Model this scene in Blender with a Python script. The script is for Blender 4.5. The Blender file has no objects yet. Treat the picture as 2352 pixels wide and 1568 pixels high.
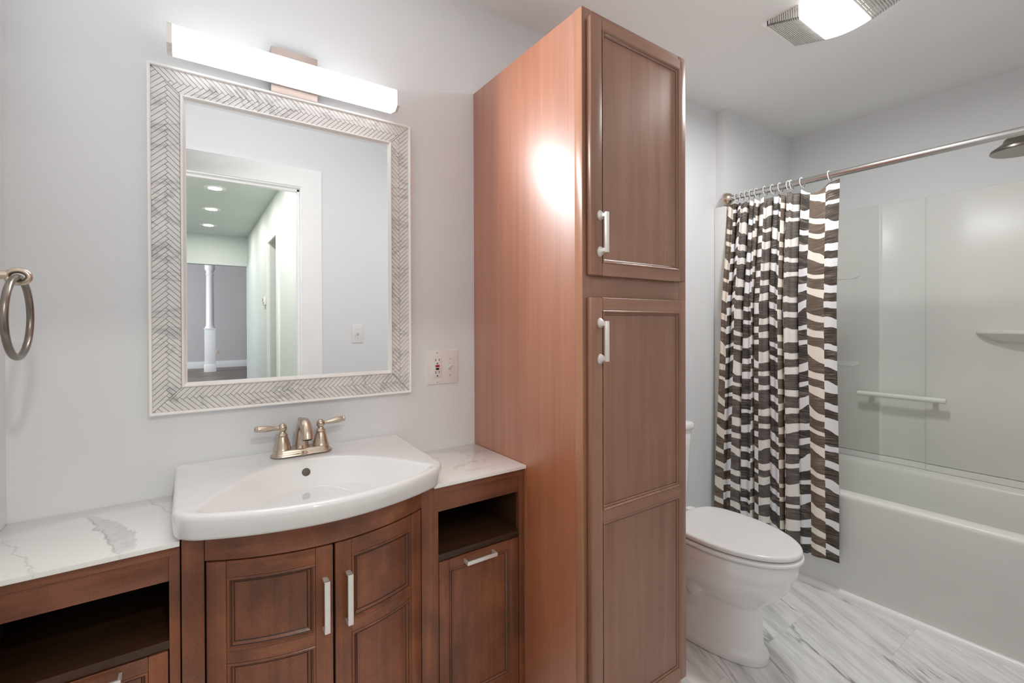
import bpy, bmesh, math, random
from mathutils import Vector, Matrix

# ------------------------------------------------------------------ camera, light, exposure
SC = bpy.context.scene
COL = SC.collection
PI = math.pi
R = math.radians
random.seed(7)

SC.view_settings.view_transform = 'Standard'
SC.view_settings.look = 'None'
SC.view_settings.gamma = 1.0
SC.view_settings.use_curve_mapping = False
SC.view_settings.exposure = 1.84
SC.cycles.use_denoising = True
SC.cycles.max_bounces = 14
SC.cycles.diffuse_bounces = 8
SC.cycles.glossy_bounces = 6
SC.cycles.transmission_bounces = 6
SC.cycles.sample_clamp_indirect = 6.0
SC.cycles.caustics_reflective = False
SC.cycles.caustics_refractive = False

yaw, pitch, roll = R(34.7326), R(-0.2708), R(-0.1851)
F = Vector((math.cos(pitch)*math.sin(yaw), math.cos(pitch)*math.cos(yaw), math.sin(pitch)))
R0 = Vector((math.cos(yaw), -math.sin(yaw), 0))
U0 = R0.cross(F)
rt = math.cos(roll)*R0 + math.sin(roll)*U0
up = -math.sin(roll)*R0 + math.cos(roll)*U0
cam_data = bpy.data.cameras.new('camera')
cam = bpy.data.objects.new('camera', cam_data)
COL.objects.link(cam)
M = Matrix((rt, up, -F)).transposed().to_4x4()
M.translation = Vector((0, -1.500, 1.252))
cam.matrix_world = M
cam_data.sensor_width = 36
cam_data.lens = 1065.54*36/2352
cam_data.shift_y = (747.19-784)/2352
cam_data.clip_start = 0.01
SC.camera = cam

world = bpy.data.worlds.new('world')
SC.world = world
world.use_nodes = True
world.node_tree.nodes['Background'].inputs[0].default_value = (0.75, 0.82, 0.9, 1)
world.node_tree.nodes['Background'].inputs[1].default_value = 0.3

BAR_E = 0.78       # vanity tube diffuser
LENS_E = 0.55      # ceiling fixture lens
CAN_W = 2.1       # each recessed lamp of the passage
WIN_W = 64.0      # daylight through the far room's window


def lamp(name, loc, rot, sx, sy, watts, color=(1, 1, 1), spread=180, shape='RECTANGLE'):
    d = bpy.data.lights.new(name, 'AREA')
    d.shape = shape
    d.size = sx
    d.size_y = sy
    d.energy = watts
    d.color = color
    d.spread = R(spread)
    o = bpy.data.objects.new(name, d)
    o.location = loc
    o.rotation_euler = rot
    COL.objects.link(o)
    return o


# daylight through the living room window (left wall of the far room)
lamp('window_daylight', (-3.34, -10.5, 1.45), (0, R(-90), 0), 1.5, 3.6, WIN_W, (0.86, 0.93, 1.0))

# ------------------------------------------------------------------ materials
MATS = {}


def lin(c):
    return tuple((x/12.92 if x <= .04045 else ((x+.055)/1.055)**2.4) for x in [v/255 for v in c]) + (1,)


class NT:
    def __init__(s, name):
        s.m = bpy.data.materials.new(name)
        s.m.use_nodes = True
        s.t = s.m.node_tree
        s.b = s.t.nodes['Principled BSDF']

    def n(s, typ, **kw):
        nd = s.t.nodes.new(typ)
        for k, v in kw.items():
            if k == 'inp':
                for i, x in v.items():
                    nd.inputs[i].default_value = x
            else:
                setattr(nd, k, v)
        return nd

    def l(s, a, b):
        s.t.links.new(a, b)

    def math(s, op, a, b=None, c=None):
        nd = s.t.nodes.new('ShaderNodeMath')
        nd.operation = op
        for i, v in enumerate((a, b, c)):
            if v is None:
                continue
            if isinstance(v, (int, float)):
                nd.inputs[i].default_value = v
            else:
                s.l(v, nd.inputs[i])
        return nd.outputs[0]

    def mix(s, fac, a, b):
        nd = s.t.nodes.new('ShaderNodeMix')
        nd.data_type = 'RGBA'
        for i, v in ((0, fac), (6, a), (7, b)):
            if isinstance(v, (int, float)):
                nd.inputs[i].default_value = v
            elif isinstance(v, tuple):
                nd.inputs[i].default_value = v
            else:
                s.l(v, nd.inputs[i])
        return nd.outputs[2]

    def noise(s, vec, scale, detail=3, rough=.5, dist=0.0):
        nd = s.n('ShaderNodeTexNoise', inp={'Scale': scale, 'Detail': detail, 'Roughness': rough, 'Distortion': dist})
        if vec is not None:
            s.l(vec, nd.inputs['Vector'])
        return nd.outputs['Fac']

    def mapping(s, vec, loc=(0, 0, 0), rot=(0, 0, 0), scale=(1, 1, 1)):
        nd = s.n('ShaderNodeMapping', inp={'Location': loc, 'Rotation': rot, 'Scale': scale})
        s.l(vec, nd.inputs['Vector'])
        return nd.outputs[0]

    def coord(s, which='Object'):
        return s.n('ShaderNodeTexCoord').outputs[which]

    def geo(s):
        return s.n('ShaderNodeNewGeometry').outputs['Position']

    def ramp(s, fac, stops, interp='LINEAR'):
        nd = s.t.nodes.new('ShaderNodeValToRGB')
        nd.color_ramp.interpolation = interp
        e = nd.color_ramp.elements
        while len(e) < len(stops):
            e.new(.5)
        for i, (p, c) in enumerate(stops):
            e[i].position = p
            e[i].color = c
        s.l(fac, nd.inputs[0])
        return nd.outputs[0]

    def bump(s, h, strength=.1, dist=.001):
        nd = s.n('ShaderNodeBump', inp={'Strength': strength, 'Distance': dist})
        s.l(h, nd.inputs['Height'])
        s.l(nd.outputs[0], s.b.inputs['Normal'])

    def set(s, **kw):
        names = {'color': 'Base Color', 'rough': 'Roughness', 'metal': 'Metallic', 'spec': 'Specular IOR Level',
                 'coat': 'Coat Weight', 'coatr': 'Coat Roughness', 'emit': 'Emission Color', 'es': 'Emission Strength',
                 'aniso': 'Anisotropic', 'trans': 'Transmission Weight', 'ior': 'IOR', 'alpha': 'Alpha'}
        for k, v in kw.items():
            i = s.b.inputs[names[k]]
            if isinstance(v, (int, float, tuple)):
                i.default_value = v
            else:
                s.l(v, i)
        return s


def plain(name, rgb, rough=.5, metal=0.0, **kw):
    t = NT(name)
    v = t.noise(t.geo(), 9, 3)
    c = lin(rgb)
    d = tuple(x*.955 for x in c[:3]) + (1,)
    t.set(color=t.mix(v, d, c), rough=rough, metal=metal, **kw)
    MATS[name] = t.m
    return t.m


def paint(name, rgb, rough=.55, bump=.12):
    t = NT(name)
    g = t.geo()
    v = t.noise(g, 1.3, 2)
    c = lin(rgb)
    d = tuple(x*.97 for x in c[:3]) + (1,)
    t.set(color=t.mix(v, d, c), rough=rough, spec=.3)
    t.bump(t.noise(g, 420, 2), bump, .0006)
    MATS[name] = t.m
    return t.m


def wood(name, dark, light, rough=.38, axis='z', mott=.5, coat=.0, fine=1.0, spec=.5, glaze=None):
    t = NT(name)
    g = t.geo()
    a, b = 46*fine, 2.2
    sc = {'z': (a, a, b), 'x': (b, a, a), 'y': (a, b, a)}[axis]
    m = t.mapping(g, scale=sc)
    n1 = t.noise(m, 1.0, 5, .62, .6)
    sc2 = tuple(x*.22 for x in sc)
    n2 = t.noise(t.mapping(g, scale=sc2), 1.0, 3, .5, 1.2)
    n3 = t.noise(g, 7, 3, .6)
    n5 = t.noise(g, 330, 2, .6)
    n1 = t.math('ADD', t.math('MULTIPLY', n1, .55), t.math('MULTIPLY', n5, .45)) if glaze else n1
    f = t.math('ADD', t.math('MULTIPLY', n1, .45), t.math('ADD', t.math('MULTIPLY', n2, .55-.4*mott*.5), t.math('MULTIPLY', n3, .2*mott)))
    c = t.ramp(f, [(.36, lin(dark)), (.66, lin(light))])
    if glaze:
        n4 = t.noise(t.mapping(g, loc=(3, 1, 2), scale=(6, 6, 5)), 1.0, 3, .6)
        c = t.mix(t.math('MULTIPLY', t.ramp(n4, [(.46, (0, 0, 0, 1)), (.72, (1, 1, 1, 1))]), .62), c, lin(glaze))
    t.set(color=c, rough=rough, coat=coat, coatr=.25, spec=spec)
    t.bump(n1, .12, .0008)
    MATS[name] = t.m
    return t.m


WALL = paint('wall_paint', (228, 230, 232))
HALLP = paint('passage_paint', (212, 218, 216))
CEIL = paint('ceiling_paint', (240, 240, 239), .7, .2)
HCEIL = paint('passage_ceiling_paint', (206, 213, 210), .7, .2)
FARP = paint('living_room_paint', (205, 200, 200))
TRIMW = plain('white_trim', (247, 247, 246), .3)
PLATE = plain('white_plastic', (232, 230, 228), .32)
PORC = plain('white_porcelain', (240, 240, 240), .08, coat=.6, coatr=.04)
SEATM = plain('white_seat_plastic', (236, 236, 236), .2)
ACRYL = plain('white_acrylic', (229, 230, 226), .3, spec=.28)
DARKH = plain('black_slot', (18, 18, 18), .6)
REDB = plain('red_button', (168, 12, 30), .4)
BLKB = plain('black_button', (14, 20, 14), .4)
HOLE = plain('cavity_shade', (22, 20, 18), .9)
MIRG = NT('mirror_glass').set(color=(.93, .945, .945, 1), metal=1.0, rough=.005).m
NICK = NT('brushed_nickel')
_n = NICK.noise(NICK.mapping(NICK.geo(), scale=(60, 60, 900)), 1, 3)
NICK.set(color=NICK.mix(_n, lin((186, 170, 152)), lin((214, 200, 184))), metal=1.0, rough=.27)
NICK = NICK.m
NICKD = NT('dark_nickel')
_n = NICKD.noise(NICKD.geo(), 60, 3)
NICKD.set(color=NICKD.mix(_n, lin((120, 112, 104)), lin((150, 142, 134))), metal=1.0, rough=.28)
NICKD = NICKD.m
CHROME = NT('polished_steel')
_n = CHROME.noise(CHROME.geo(), 30, 3)
CHROME.set(color=CHROME.mix(_n, lin((196, 194, 191)), lin((208, 206, 203))), metal=1.0, rough=.24)
CHROME = CHROME.m
SATIN = NT('satin_nickel')
_n = SATIN.noise(SATIN.mapping(SATIN.geo(), scale=(40, 40, 300)), 1, 3)
SATIN.set(color=SATIN.mix(_n, lin((226, 221, 215)), lin((240, 237, 232))), metal=.55, rough=.45)
SATIN = SATIN.m
NPLATE = NT('nickel_backplate')
_n = NPLATE.noise(NPLATE.mapping(NPLATE.geo(), scale=(20, 20, 500)), 1, 3)
NPLATE.set(color=NPLATE.mix(_n, lin((176, 160, 152)), lin((196, 182, 174))), metal=.85, rough=.42)
NPLATE = NPLATE.m
OVERF = plain('overflow_insert', (92, 86, 80), .45, .6)
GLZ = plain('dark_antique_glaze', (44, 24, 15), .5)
GSHADE = plain('groove_shade_brown', (84, 52, 40), .45)  # tall door mouldings: shadow lines put into the colour of the grooves
DIFF = NT('lit_diffuser').set(color=(1, 1, 1, 1), rough=.4, emit=(.99, .99, 1, 1), es=BAR_E).m
LENS = NT('lit_lens').set(color=(1, 1, 1, 1), rough=.3, emit=(1, 1, .99, 1), es=LENS_E).m
CANE = NT('lit_downlight').set(color=(1, 1, 1, 1), rough=.3, emit=(1, .97, .9, 1), es=1.5).m
CLEAR = NT('clear_ring_plastic').set(color=(.95, .95, .95, 1), rough=.2, trans=.35, ior=1.3).m

VW = dict(rough=.33, mott=1.2, coat=.15, glaze=(62, 36, 20))
WV = wood('stained_maple_upright', (80, 45, 30), (158, 95, 62), axis='z', **VW)
WH = wood('stained_maple_level', (80, 45, 30), (158, 95, 62), axis='x', **VW)
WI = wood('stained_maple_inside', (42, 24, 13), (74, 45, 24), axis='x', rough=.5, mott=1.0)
TS = wood('tall_side_veneer', (164, 92, 56), (190, 116, 76), axis='z', rough=.45, mott=.35, coat=1.0, spec=.8, fine=2.2)
TS.node_tree.nodes['Principled BSDF'].inputs['Coat IOR'].default_value = 2.0
TS.node_tree.nodes['Principled BSDF'].inputs['Coat Roughness'].default_value = .42
TV = wood('tall_front_upright', (134, 92, 72), (160, 117, 94), axis='z', rough=.33, mott=.8, coat=.3)
TH = wood('tall_front_level', (134, 92, 72), (160, 117, 94), axis='x', rough=.33, mott=.8, coat=.3)


def quartz():
    t = NT('white_quartz')
    g = t.geo()
    w = t.noise(t.mapping(g, rot=(0, 0, R(-35)), scale=(2.6, 6, 3)), 1.1, 6, .6, .9)
    v = t.math('ABSOLUTE', t.math('SUBTRACT', w, .5))
    thin = t.ramp(v, [(0.0, (1, 1, 1, 1)), (.016, (0, 0, 0, 1))])
    patch = t.ramp(t.noise(t.mapping(g, loc=(1.3, .2, 0)), 6, 3), [(.5, (0, 0, 0, 1)), (.62, (1, 1, 1, 1))])
    broad = t.ramp(v, [(0.0, (1, 1, 1, 1)), (.07, (0, 0, 0, 1))])
    f = t.math('ADD', t.math('MULTIPLY', t.math('MULTIPLY', thin, patch), .25), t.math('MULTIPLY', t.math('MULTIPLY', broad, patch), .08))
    sep = t.n('ShaderNodeSeparateXYZ')
    t.l(g, sep.inputs[0])
    X, Y = sep.outputs[0], sep.outputs[1]
    wob = t.math('SUBTRACT', t.noise(g, 22, 5, .65, .5), .5)
    rag = t.noise(t.mapping(g, loc=(4, 2, 1)), 48, 5, .7)

    def vein(x0, y0, x1, y1, width, strength, side=0.0, warp=.05):
        L = math.hypot(x1-x0, y1-y0)
        ux, uy = (x1-x0)/L, (y1-y0)/L
        dx, dy = t.math('SUBTRACT', X, x0), t.math('SUBTRACT', Y, y0)
        al = t.math('DIVIDE', t.math('ADD', t.math('MULTIPLY', dx, ux), t.math('MULTIPLY', dy, uy)), L)
        ac = t.math('ADD', t.math('ADD', t.math('MULTIPLY', dx, -uy), t.math('MULTIPLY', dy, ux)), t.math('MULTIPLY', wob, warp))
        win = t.ramp(al, [(0, (0, 0, 0, 1)), (.12, (1, 1, 1, 1)), (.88, (1, 1, 1, 1)), (1, (0, 0, 0, 1))])
        ln = t.math('SUBTRACT', 1.0, t.math('MINIMUM', 1.0, t.math('DIVIDE', t.math('ABSOLUTE', ac), width)))
        ln = t.math('MULTIPLY', t.math('MULTIPLY', ln, win), t.math('MULTIPLY', rag, strength*1.9))
        if side:
            wd = t.math('ADD', .004, t.math('MULTIPLY', t.math('MULTIPLY', al, t.math('SUBTRACT', 1.15, al)), .12))
            q = t.math('DIVIDE', ac, wd)
            sd = t.math('MULTIPLY', t.math('GREATER_THAN', q, 0.0), t.math('LESS_THAN', q, 1.0))
            ln = t.math('ADD', ln, t.math('MULTIPLY', t.math('MULTIPLY', sd, win), t.math('MULTIPLY', rag, side)))
        return ln
    for a in ((-.205, -.04, -.110, -.335, .0045, .40, .50, .045), (-.330, -.09, -.225, -.335, .0030, .28), (-.095, .01, -.035, -.15, .0030, .30),
              (.765, .0, .772, -.15, .0028, .30), (.86, -.06, .74, -.20, .0025, .22), (.835, -.10, .86, -.25, .0024, .25)):
        f = t.math('ADD', f, vein(*a))
    t.set(color=t.mix(t.math('MINIMUM', f, .8), lin((242, 240, 238)), lin((112, 108, 104))), rough=.16, coat=.3, coatr=.05)
    return t.m


QZ = quartz()


def marble_mosaic():
    t = NT('grey_marble_mosaic')
    g = t.geo()
    a = t.noise(t.mapping(g, rot=(0, R(35), 0), scale=(7, 7, 26)), 1, 5, .6, 1.0)
    v = t.math('ABSOLUTE', t.math('SUBTRACT', t.noise(t.mapping(g, rot=(0, R(-38), 0), scale=(3, 3, 7)), 1, 5, .6, 1.4), .5))
    vein = t.ramp(v, [(0, (1, 1, 1, 1)), (.025, (0, 0, 0, 1))])
    c = t.mix(a, lin((206, 203, 201)), lin((240, 238, 236)))
    c = t.mix(t.math('MULTIPLY', vein, .45), c, lin((140, 138, 138)))
    t.set(color=c, rough=.3)
    return t.m


MOSA = marble_mosaic()
GROUT = plain('mosaic_grout', (150, 147, 145), .8)
FRW = plain('white_moulding', (247, 245, 242), .28)


def floor_tile():
    t = NT('marble_look_tile')
    g = t.geo()
    sep = t.n('ShaderNodeSeparateXYZ')
    t.l(g, sep.inputs[0])
    x, y = sep.outputs[0], sep.outputs[1]
    cx = t.math('DIVIDE', t.math('SUBTRACT', x, 2.155-.305*12), .305)
    ci = t.math('FLOOR', cx)
    off = t.math('MULTIPLY', t.math('MODULO', ci, 2), .308)
    cyv = t.math('DIVIDE', t.math('ADD', t.math('ADD', y, .885+.61*8), off), .61)
    cj = t.math('FLOOR', cyv)
    comb = t.n('ShaderNodeCombineXYZ')
    t.l(ci, comb.inputs[0]); t.l(cj, comb.inputs[1])
    wn = t.n('ShaderNodeTexWhiteNoise')
    t.l(comb.outputs[0], wn.inputs['Vector'])
    sh = t.n('ShaderNodeVectorMath', operation='SCALE')
    t.l(wn.outputs['Color'], sh.inputs[0]); sh.inputs['Scale'].default_value = 5.0
    add = t.n('ShaderNodeVectorMath', operation='ADD')
    t.l(g, add.inputs[0]); t.l(sh.outputs[0], add.inputs[1])
    rot = t.mapping(add.outputs[0], rot=(0, 0, R(27.7)), scale=(1, 1, 1))
    st = t.mapping(rot, scale=(13, 1.0, 1))
    n1 = t.noise(st, 1.0, 4, .55, .45)
    soft = t.noise(t.mapping(rot, scale=(24, 2.4, 1)), 1.0, 5, .7, .3)
    v = t.math('ABSOLUTE', t.math('SUBTRACT', n1, .5))
    vein = t.ramp(v, [(0, (1, 1, 1, 1)), (.020, (0, 0, 0, 1))])
    mask = t.ramp(t.noise(t.mapping(rot, scale=(8, 1.7, 1)), 1, 3), [(.45, (0, 0, 0, 1)), (.62, (1, 1, 1, 1))])
    c = t.ramp(soft, [(.28, lin((198, 198, 197))), (.58, lin((238, 238, 237)))])
    c = t.mix(t.math('MULTIPLY', t.math('MULTIPLY', vein, mask), .85), c, lin((96, 94, 92)))
    fx = t.math('FRACT', cx); fy = t.math('FRACT', cyv)
    ex = t.math('MULTIPLY', t.math('MINIMUM', fx, t.math('SUBTRACT', 1, fx)), .305)
    ey = t.math('MULTIPLY', t.math('MINIMUM', fy, t.math('SUBTRACT', 1, fy)), .61)
    ed = t.ramp(t.math('MULTIPLY', t.math('MINIMUM', ex, ey), 100), [(.03, (1, 1, 1, 1)), (.11, (0, 0, 0, 1))])
    c = t.mix(t.math('MULTIPLY', ed, .35), c, lin((150, 149, 147)))
    t.set(color=c, rough=.34)
    return t.m


def hall_floor():
    t = NT('brown_slate_tile')
    g = t.geo()
    br = t.n('ShaderNodeTexBrick', inp={'Scale': 1.0, 'Mortar Size': .006, 'Brick Width': .9, 'Row Height': .45})
    br.inputs['Color1'].default_value = lin((120, 104, 96))
    br.inputs['Color2'].default_value = lin((158, 142, 128))
    br.inputs['Mortar'].default_value = lin((150, 140, 130))
    t.l(t.mapping(g, rot=(0, 0, R(38))), br.inputs['Vector'])
    n = t.noise(g, 5, 5, .7)
    c = t.mix(t.math('MULTIPLY', n, .7), br.outputs['Color'], lin((86, 76, 74)))
    t.set(color=c, rough=.4)
    return t.m


def curtain_mat():
    t = NT('printed_curtain_cloth')
    uv = t.coord('UV')
    sep = t.n('ShaderNodeSeparateXYZ')
    t.l(uv, sep.inputs[0])
    u, v = sep.outputs[0], sep.outputs[1]           # metres
    cu = t.math('DIVIDE', u, .060)
    wob = t.math('MULTIPLY', t.math('SUBTRACT', t.noise(t.mapping(uv, scale=(0.2, 14, 1)), 1, 1), .5), .10)
    cu = t.math('ADD', cu, wob)
    ci = t.math('FLOOR', cu)
    fu = t.math('FRACT', cu)

    def wn(a, b=None, c=0.0):
        cb = t.n('ShaderNodeCombineXYZ')
        t.l(a, cb.inputs[0])
        if b is not None:
            t.l(b, cb.inputs[1])
        cb.inputs[2].default_value = c
        w = t.n('ShaderNodeTexWhiteNoise')
        t.l(cb.outputs[0], w.inputs['Vector'])
        return w.outputs['Value']
    # every column: period 0.118 m, random offset
    slope = t.math('MULTIPLY', t.math('SUBTRACT', wn(ci, None, 3.3), .5), .6)
    vv = t.math('ADD', t.math('DIVIDE', v, .092), t.math('ADD', t.math('MULTIPLY', t.math('MODULO', ci, 2), .45), t.math('MULTIPLY', wn(ci), .35)))
    # warp so the dabs differ in height
    vv = t.math('ADD', vv, t.math('MULTIPLY', t.math('SINE', t.math('ADD', t.math('MULTIPLY', vv, 2.4), t.math('MULTIPLY', ci, 2.1))), .17))
    # wavy ends of the dabs
    cbv = t.n('ShaderNodeCombineXYZ')
    t.l(t.math('ADD', t.math('MULTIPLY', u, 16), t.math('MULTIPLY', ci, 17.3)), cbv.inputs[0])
    t.l(t.math('ADD', t.math('MULTIPLY', v, 11), t.math('MULTIPLY', ci, 5.1)), cbv.inputs[1])
    bend = t.math('MULTIPLY', t.math('SUBTRACT', t.noise(cbv.outputs[0], 1, 1, .3), .5), .27)
    vv = t.math('ADD', t.math('ADD', vv, bend), t.math('MULTIPLY', slope, fu))
    cj = t.math('FLOOR', vv)
    fv = t.math('FRACT', vv)
    duty = t.math('ADD', .50, t.math('MULTIPLY', wn(ci, cj, 1.7), .24))
    a = t.math('LESS_THAN', fv, duty)
    # colours per column
    k = t.math('FRACT', t.math('DIVIDE', t.math('ADD', ci, .5), 4.0))
    colr = t.ramp(k, [(0.0, lin((64, 55, 49))), (.25, lin((104, 89, 77))), (.5, lin((58, 55, 54))), (.75, lin((90, 83, 80)))], 'CONSTANT')
    streak = t.noise(t.mapping(uv, scale=(9, 420, 1)), 1, 4, .75)
    hi = t.ramp(streak, [(.49, (0, 0, 0, 1)), (.62, (1, 1, 1, 1))])
    lo = t.ramp(streak, [(.34, (1, 1, 1, 1)), (.46, (0, 0, 0, 1))])
    patch = t.ramp(t.noise(t.mapping(uv, scale=(14, 26, 1)), 1, 2), [(.4, (0.25, .25, .25, 1)), (.65, (1, 1, 1, 1))])
    dk = t.mix(t.math('MULTIPLY', t.math('MULTIPLY', hi, patch), 1.0), colr, lin((170, 158, 146)))
    dk = t.mix(t.math('MULTIPLY', lo, .7), dk, lin((24, 22, 22)))
    white = t.ramp(k, [(0.0, lin((235, 236, 238))), (.25, lin((242, 234, 222))), (.5, lin((235, 236, 238))), (.75, lin((238, 235, 230)))], 'CONSTANT')
    t.set(color=t.mix(a, white, dk), rough=.62, spec=.35)
    return t.m


FLOOR = floor_tile()
HFLOOR = hall_floor()
CURT = curtain_mat()


# ------------------------------------------------------------------ mesh helpers
class MB:
    """collects geometry for ONE mesh"""
    def __init__(s):
        s.bm = bmesh.new()

    def quadgrid(s, rows, close_u=False, close_v=False, mi=0):
        vs = [[s.bm.verts.new(p) for p in r] for r in rows]
        nr, nc = len(vs), len(vs[0])
        for i in range(nr if close_v else nr-1):
            for j in range(nc if close_u else nc-1):
                a, b = vs[i], vs[(i+1) % nr]
                q = (a[j], a[(j+1) % nc], b[(j+1) % nc], b[j])
                try:
                    f = s.bm.faces.new(q); f.material_index = mi
                except ValueError:
                    pass
        return vs

    def loft(s, rings, caps=(True, True), mi=0):
        vs = s.quadgrid(rings, close_u=True, mi=mi)
        if caps[0]:
            f = s.bm.faces.new(vs[0][::-1]); f.material_index = mi
        if caps[1]:
            f = s.bm.faces.new(vs[-1]); f.material_index = mi
        return vs

    def box(s, x0, x1, y0, y1, z0, z1, bev=0.0, mi=0, nx=1, seg=2):
        t = bmesh.new()
        bmesh.ops.create_cube(t, size=1)
        for v in t.verts:
            v.co = Vector(((x0+x1)/2+v.co.x*(x1-x0), (y0+y1)/2+v.co.y*(y1-y0), (z0+z1)/2+v.co.z*(z1-z0)))
        if nx > 1:
            for i in range(1, nx):
                xx = x0+(x1-x0)*i/nx
                g = list(t.verts)+list(t.edges)+list(t.faces)
                bmesh.ops.bisect_plane(t, geom=g, plane_co=(xx, 0, 0), plane_no=(1, 0, 0))
        if bev > 0:
            es = [e for e in t.edges if len(e.link_faces) == 2 and e.calc_face_angle(0) > .5]
            bmesh.ops.bevel(t, geom=es, offset=bev, segments=seg, profile=.5, affect='EDGES')
        s.merge(t, mi)

    def merge(s, t, mi=0, mat=None):
        mp = {}
        for v in t.verts:
            mp[v] = s.bm.verts.new(mat @ v.co if mat is not None else v.co)
        for f in t.faces:
            try:
                nf = s.bm.faces.new([mp[v] for v in f.verts]); nf.material_index = mi
            except ValueError:
                pass
        t.free()

    def prism(s, poly, z0, z1, bev=0.0, mi=0, axis='z', seg=2):
        """poly: 2D points; extruded along axis"""
        t = bmesh.new()
        def P(a, b, c):
            return {'z': (a, b, c), 'y': (a, c, b), 'x': (c, a, b)}[axis]
        lo = [t.verts.new(P(a, b, z0)) for a, b in poly]
        hi = [t.verts.new(P(a, b, z1)) for a, b in poly]
        n = len(poly)
        t.faces.new(lo[::-1]); t.faces.new(hi)
        for i in range(n):
            t.faces.new((lo[i], lo[(i+1) % n], hi[(i+1) % n], hi[i]))
        if bev > 0:
            es = [e for e in t.edges if len(e.link_faces) == 2 and e.calc_face_angle(0) > .5]
            bmesh.ops.bevel(t, geom=es, offset=bev, segments=seg, profile=.5, affect='EDGES')
        s.merge(t, mi)

    def lathe(s, prof, origin=(0, 0, 0), axis=(0, 0, 1), n=32, mi=0, flute=0, fd=0.0):
        """prof: (radius, height) list"""
        ax = Vector(axis).normalized()
        a = ax.orthogonal().normalized()
        if abs(ax.z) > .9:
            a = Vector((1, 0, 0))
            a = (a-ax*a.dot(ax)).normalized()
        b = ax.cross(a)
        o = Vector(origin)
        rings = []
        for r, h in prof:
            ring = []
            for i in range(n):
                th = 2*PI*i/n
                rr = max(r, 1e-5)
                ring.append(o+ax*h+(a*math.cos(th)+b*math.sin(th))*rr)
            rings.append(ring)
        s.loft(rings, mi=mi)

    def tube(s, pts, rad, n=14, mi=0, closed=False, sq=None):
        pts = [Vector(p) for p in pts]
        N = len(pts)
        rad = rad if isinstance(rad, (list, tuple)) else [rad]*N
        rings = []
        prev = None
        for i in range(N):
            if closed:
                tg = pts[(i+1) % N]-pts[i-1]
            else:
                tg = pts[min(i+1, N-1)]-pts[max(i-1, 0)]
            tg.normalize()
            if prev is None:
                a = tg.orthogonal().normalized()
            else:
                a = (prev-tg*prev.dot(tg)).normalized()
            prev = a
            b = tg.cross(a)
            r = rad[i]
            rings.append([pts[i]+(a*math.cos(2*PI*k/n)+b*math.sin(2*PI*k/n))*r for k in range(n)])
        if closed:
            s.quadgrid(rings, close_u=True, close_v=True, mi=mi)
        else:
            s.loft(rings, mi=mi)

    def xform(s, fn):
        for v in s.bm.verts:
            v.co = Vector(fn(v.co))


def build(name, mb, mats, parent=None, loc=None, smooth=35, weld=True):
    if not isinstance(mats, (list, tuple)):
        mats = [mats]
    bm = mb.bm
    if weld:
        bmesh.ops.remove_doubles(bm, verts=bm.verts, dist=1e-6)
    bmesh.ops.recalc_face_normals(bm, faces=bm.faces)
    off = Vector((0, 0, 0))
    p = parent
    while p is not None:
        off = off+Vector(p.location)
        p = p.parent
    if parent is None:
        if loc is None:
            xs = [v.co.x for v in bm.verts]; ys = [v.co.y for v in bm.verts]; zs = [v.co.z for v in bm.verts]
            loc = ((min(xs)+max(xs))/2, (min(ys)+max(ys))/2, min(zs))
        off = Vector(loc)
        oloc = off
    else:
        oloc = Vector((0, 0, 0))
        if loc is not None:
            oloc = Vector(loc)-off
            off = Vector(loc)
    for v in bm.verts:
        v.co -= off
    me = bpy.data.meshes.new(name)
    bm.to_mesh(me)
    bm.free()
    for m in mats:
        me.materials.append(m)
    if smooth:
        me.shade_smooth()
        me.set_sharp_from_angle(angle=R(smooth))
    o = bpy.data.objects.new(name, me)
    o.location = oloc
    if parent is not None:
        o.parent = parent
    COL.objects.link(o)
    return o


def tag(o, label=None, cat=None, group=None, kind=None):
    if label: o['label'] = label
    if cat: o['category'] = cat
    if group: o['group'] = group
    if kind: o['kind'] = kind
    return o


def thing(name, loc, label, cat, group=None):
    o = bpy.data.objects.new(name, None)
    o.empty_display_size = .05
    o.location = loc
    COL.objects.link(o)
    return tag(o, label, cat, group)


def struct(name, mb, mat, label=None, smooth=0):
    o = build(name, mb, mat, smooth=smooth)
    return tag(o, label, None, None, 'structure')


def onebox(*a, **k):
    m = MB(); m.box(*a, **k); return m


# ------------------------------------------------------------------ rooms
H = 2.44
XL, XJ, XT = -.341, 2.443, 3.198
YB = -1.58            # wall behind the camera (with the doorway)
YA = -.056            # end wall of the tub alcove
m = MB(); m.box(XL-.12, XJ, 0, .12, 0, H); m.box(XJ, XT+.12, YA, .12, 0, H)
struct('wall_front', m, WALL)
struct('wall_left', onebox(XL-.12, XL, YB-.12, 0, 0, H), WALL)
struct('wall_right', onebox(XT, XT+.12, YB-.12, YA, 0, H), WALL)
DX0, DX1, DZ = -.215, .553, 2.075
m = MB()
m.box(XL, DX0-.02, YB-.12, YB, 0, H); m.box(DX1+.02, XT, YB-.12, YB, 0, H); m.box(DX0-.02, DX1+.02, YB-.12, YB, DZ+.02, H)
struct('wall_back', m, WALL)
struct('ceiling', onebox(XL-.12, XT+.12, YB-.12, .12, H, H+.1), CEIL)
struct('floor', onebox(XL-.12, XT+.12, YB-.06, .12, -.1, 0), FLOOR)

# doorway: jambs, stop and mitred casing
t = MB()
t.box(DX1, DX1+.02, YB-.12, YB, 0, DZ+.02); t.box(DX0-.02, DX0, YB-.12, YB, 0, DZ+.02); t.box(DX0, DX1, YB-.12, YB, DZ, DZ+.02)
t.box(DX1-.011, DX1, YB-.08, YB-.045, 0, DZ); t.box(DX0, DX0+.011, YB-.08, YB-.045, 0, DZ); t.box(DX0, DX1, YB-.08, YB-.045, DZ-.011, DZ)
door = struct('door_1', t, TRIMW)


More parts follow.
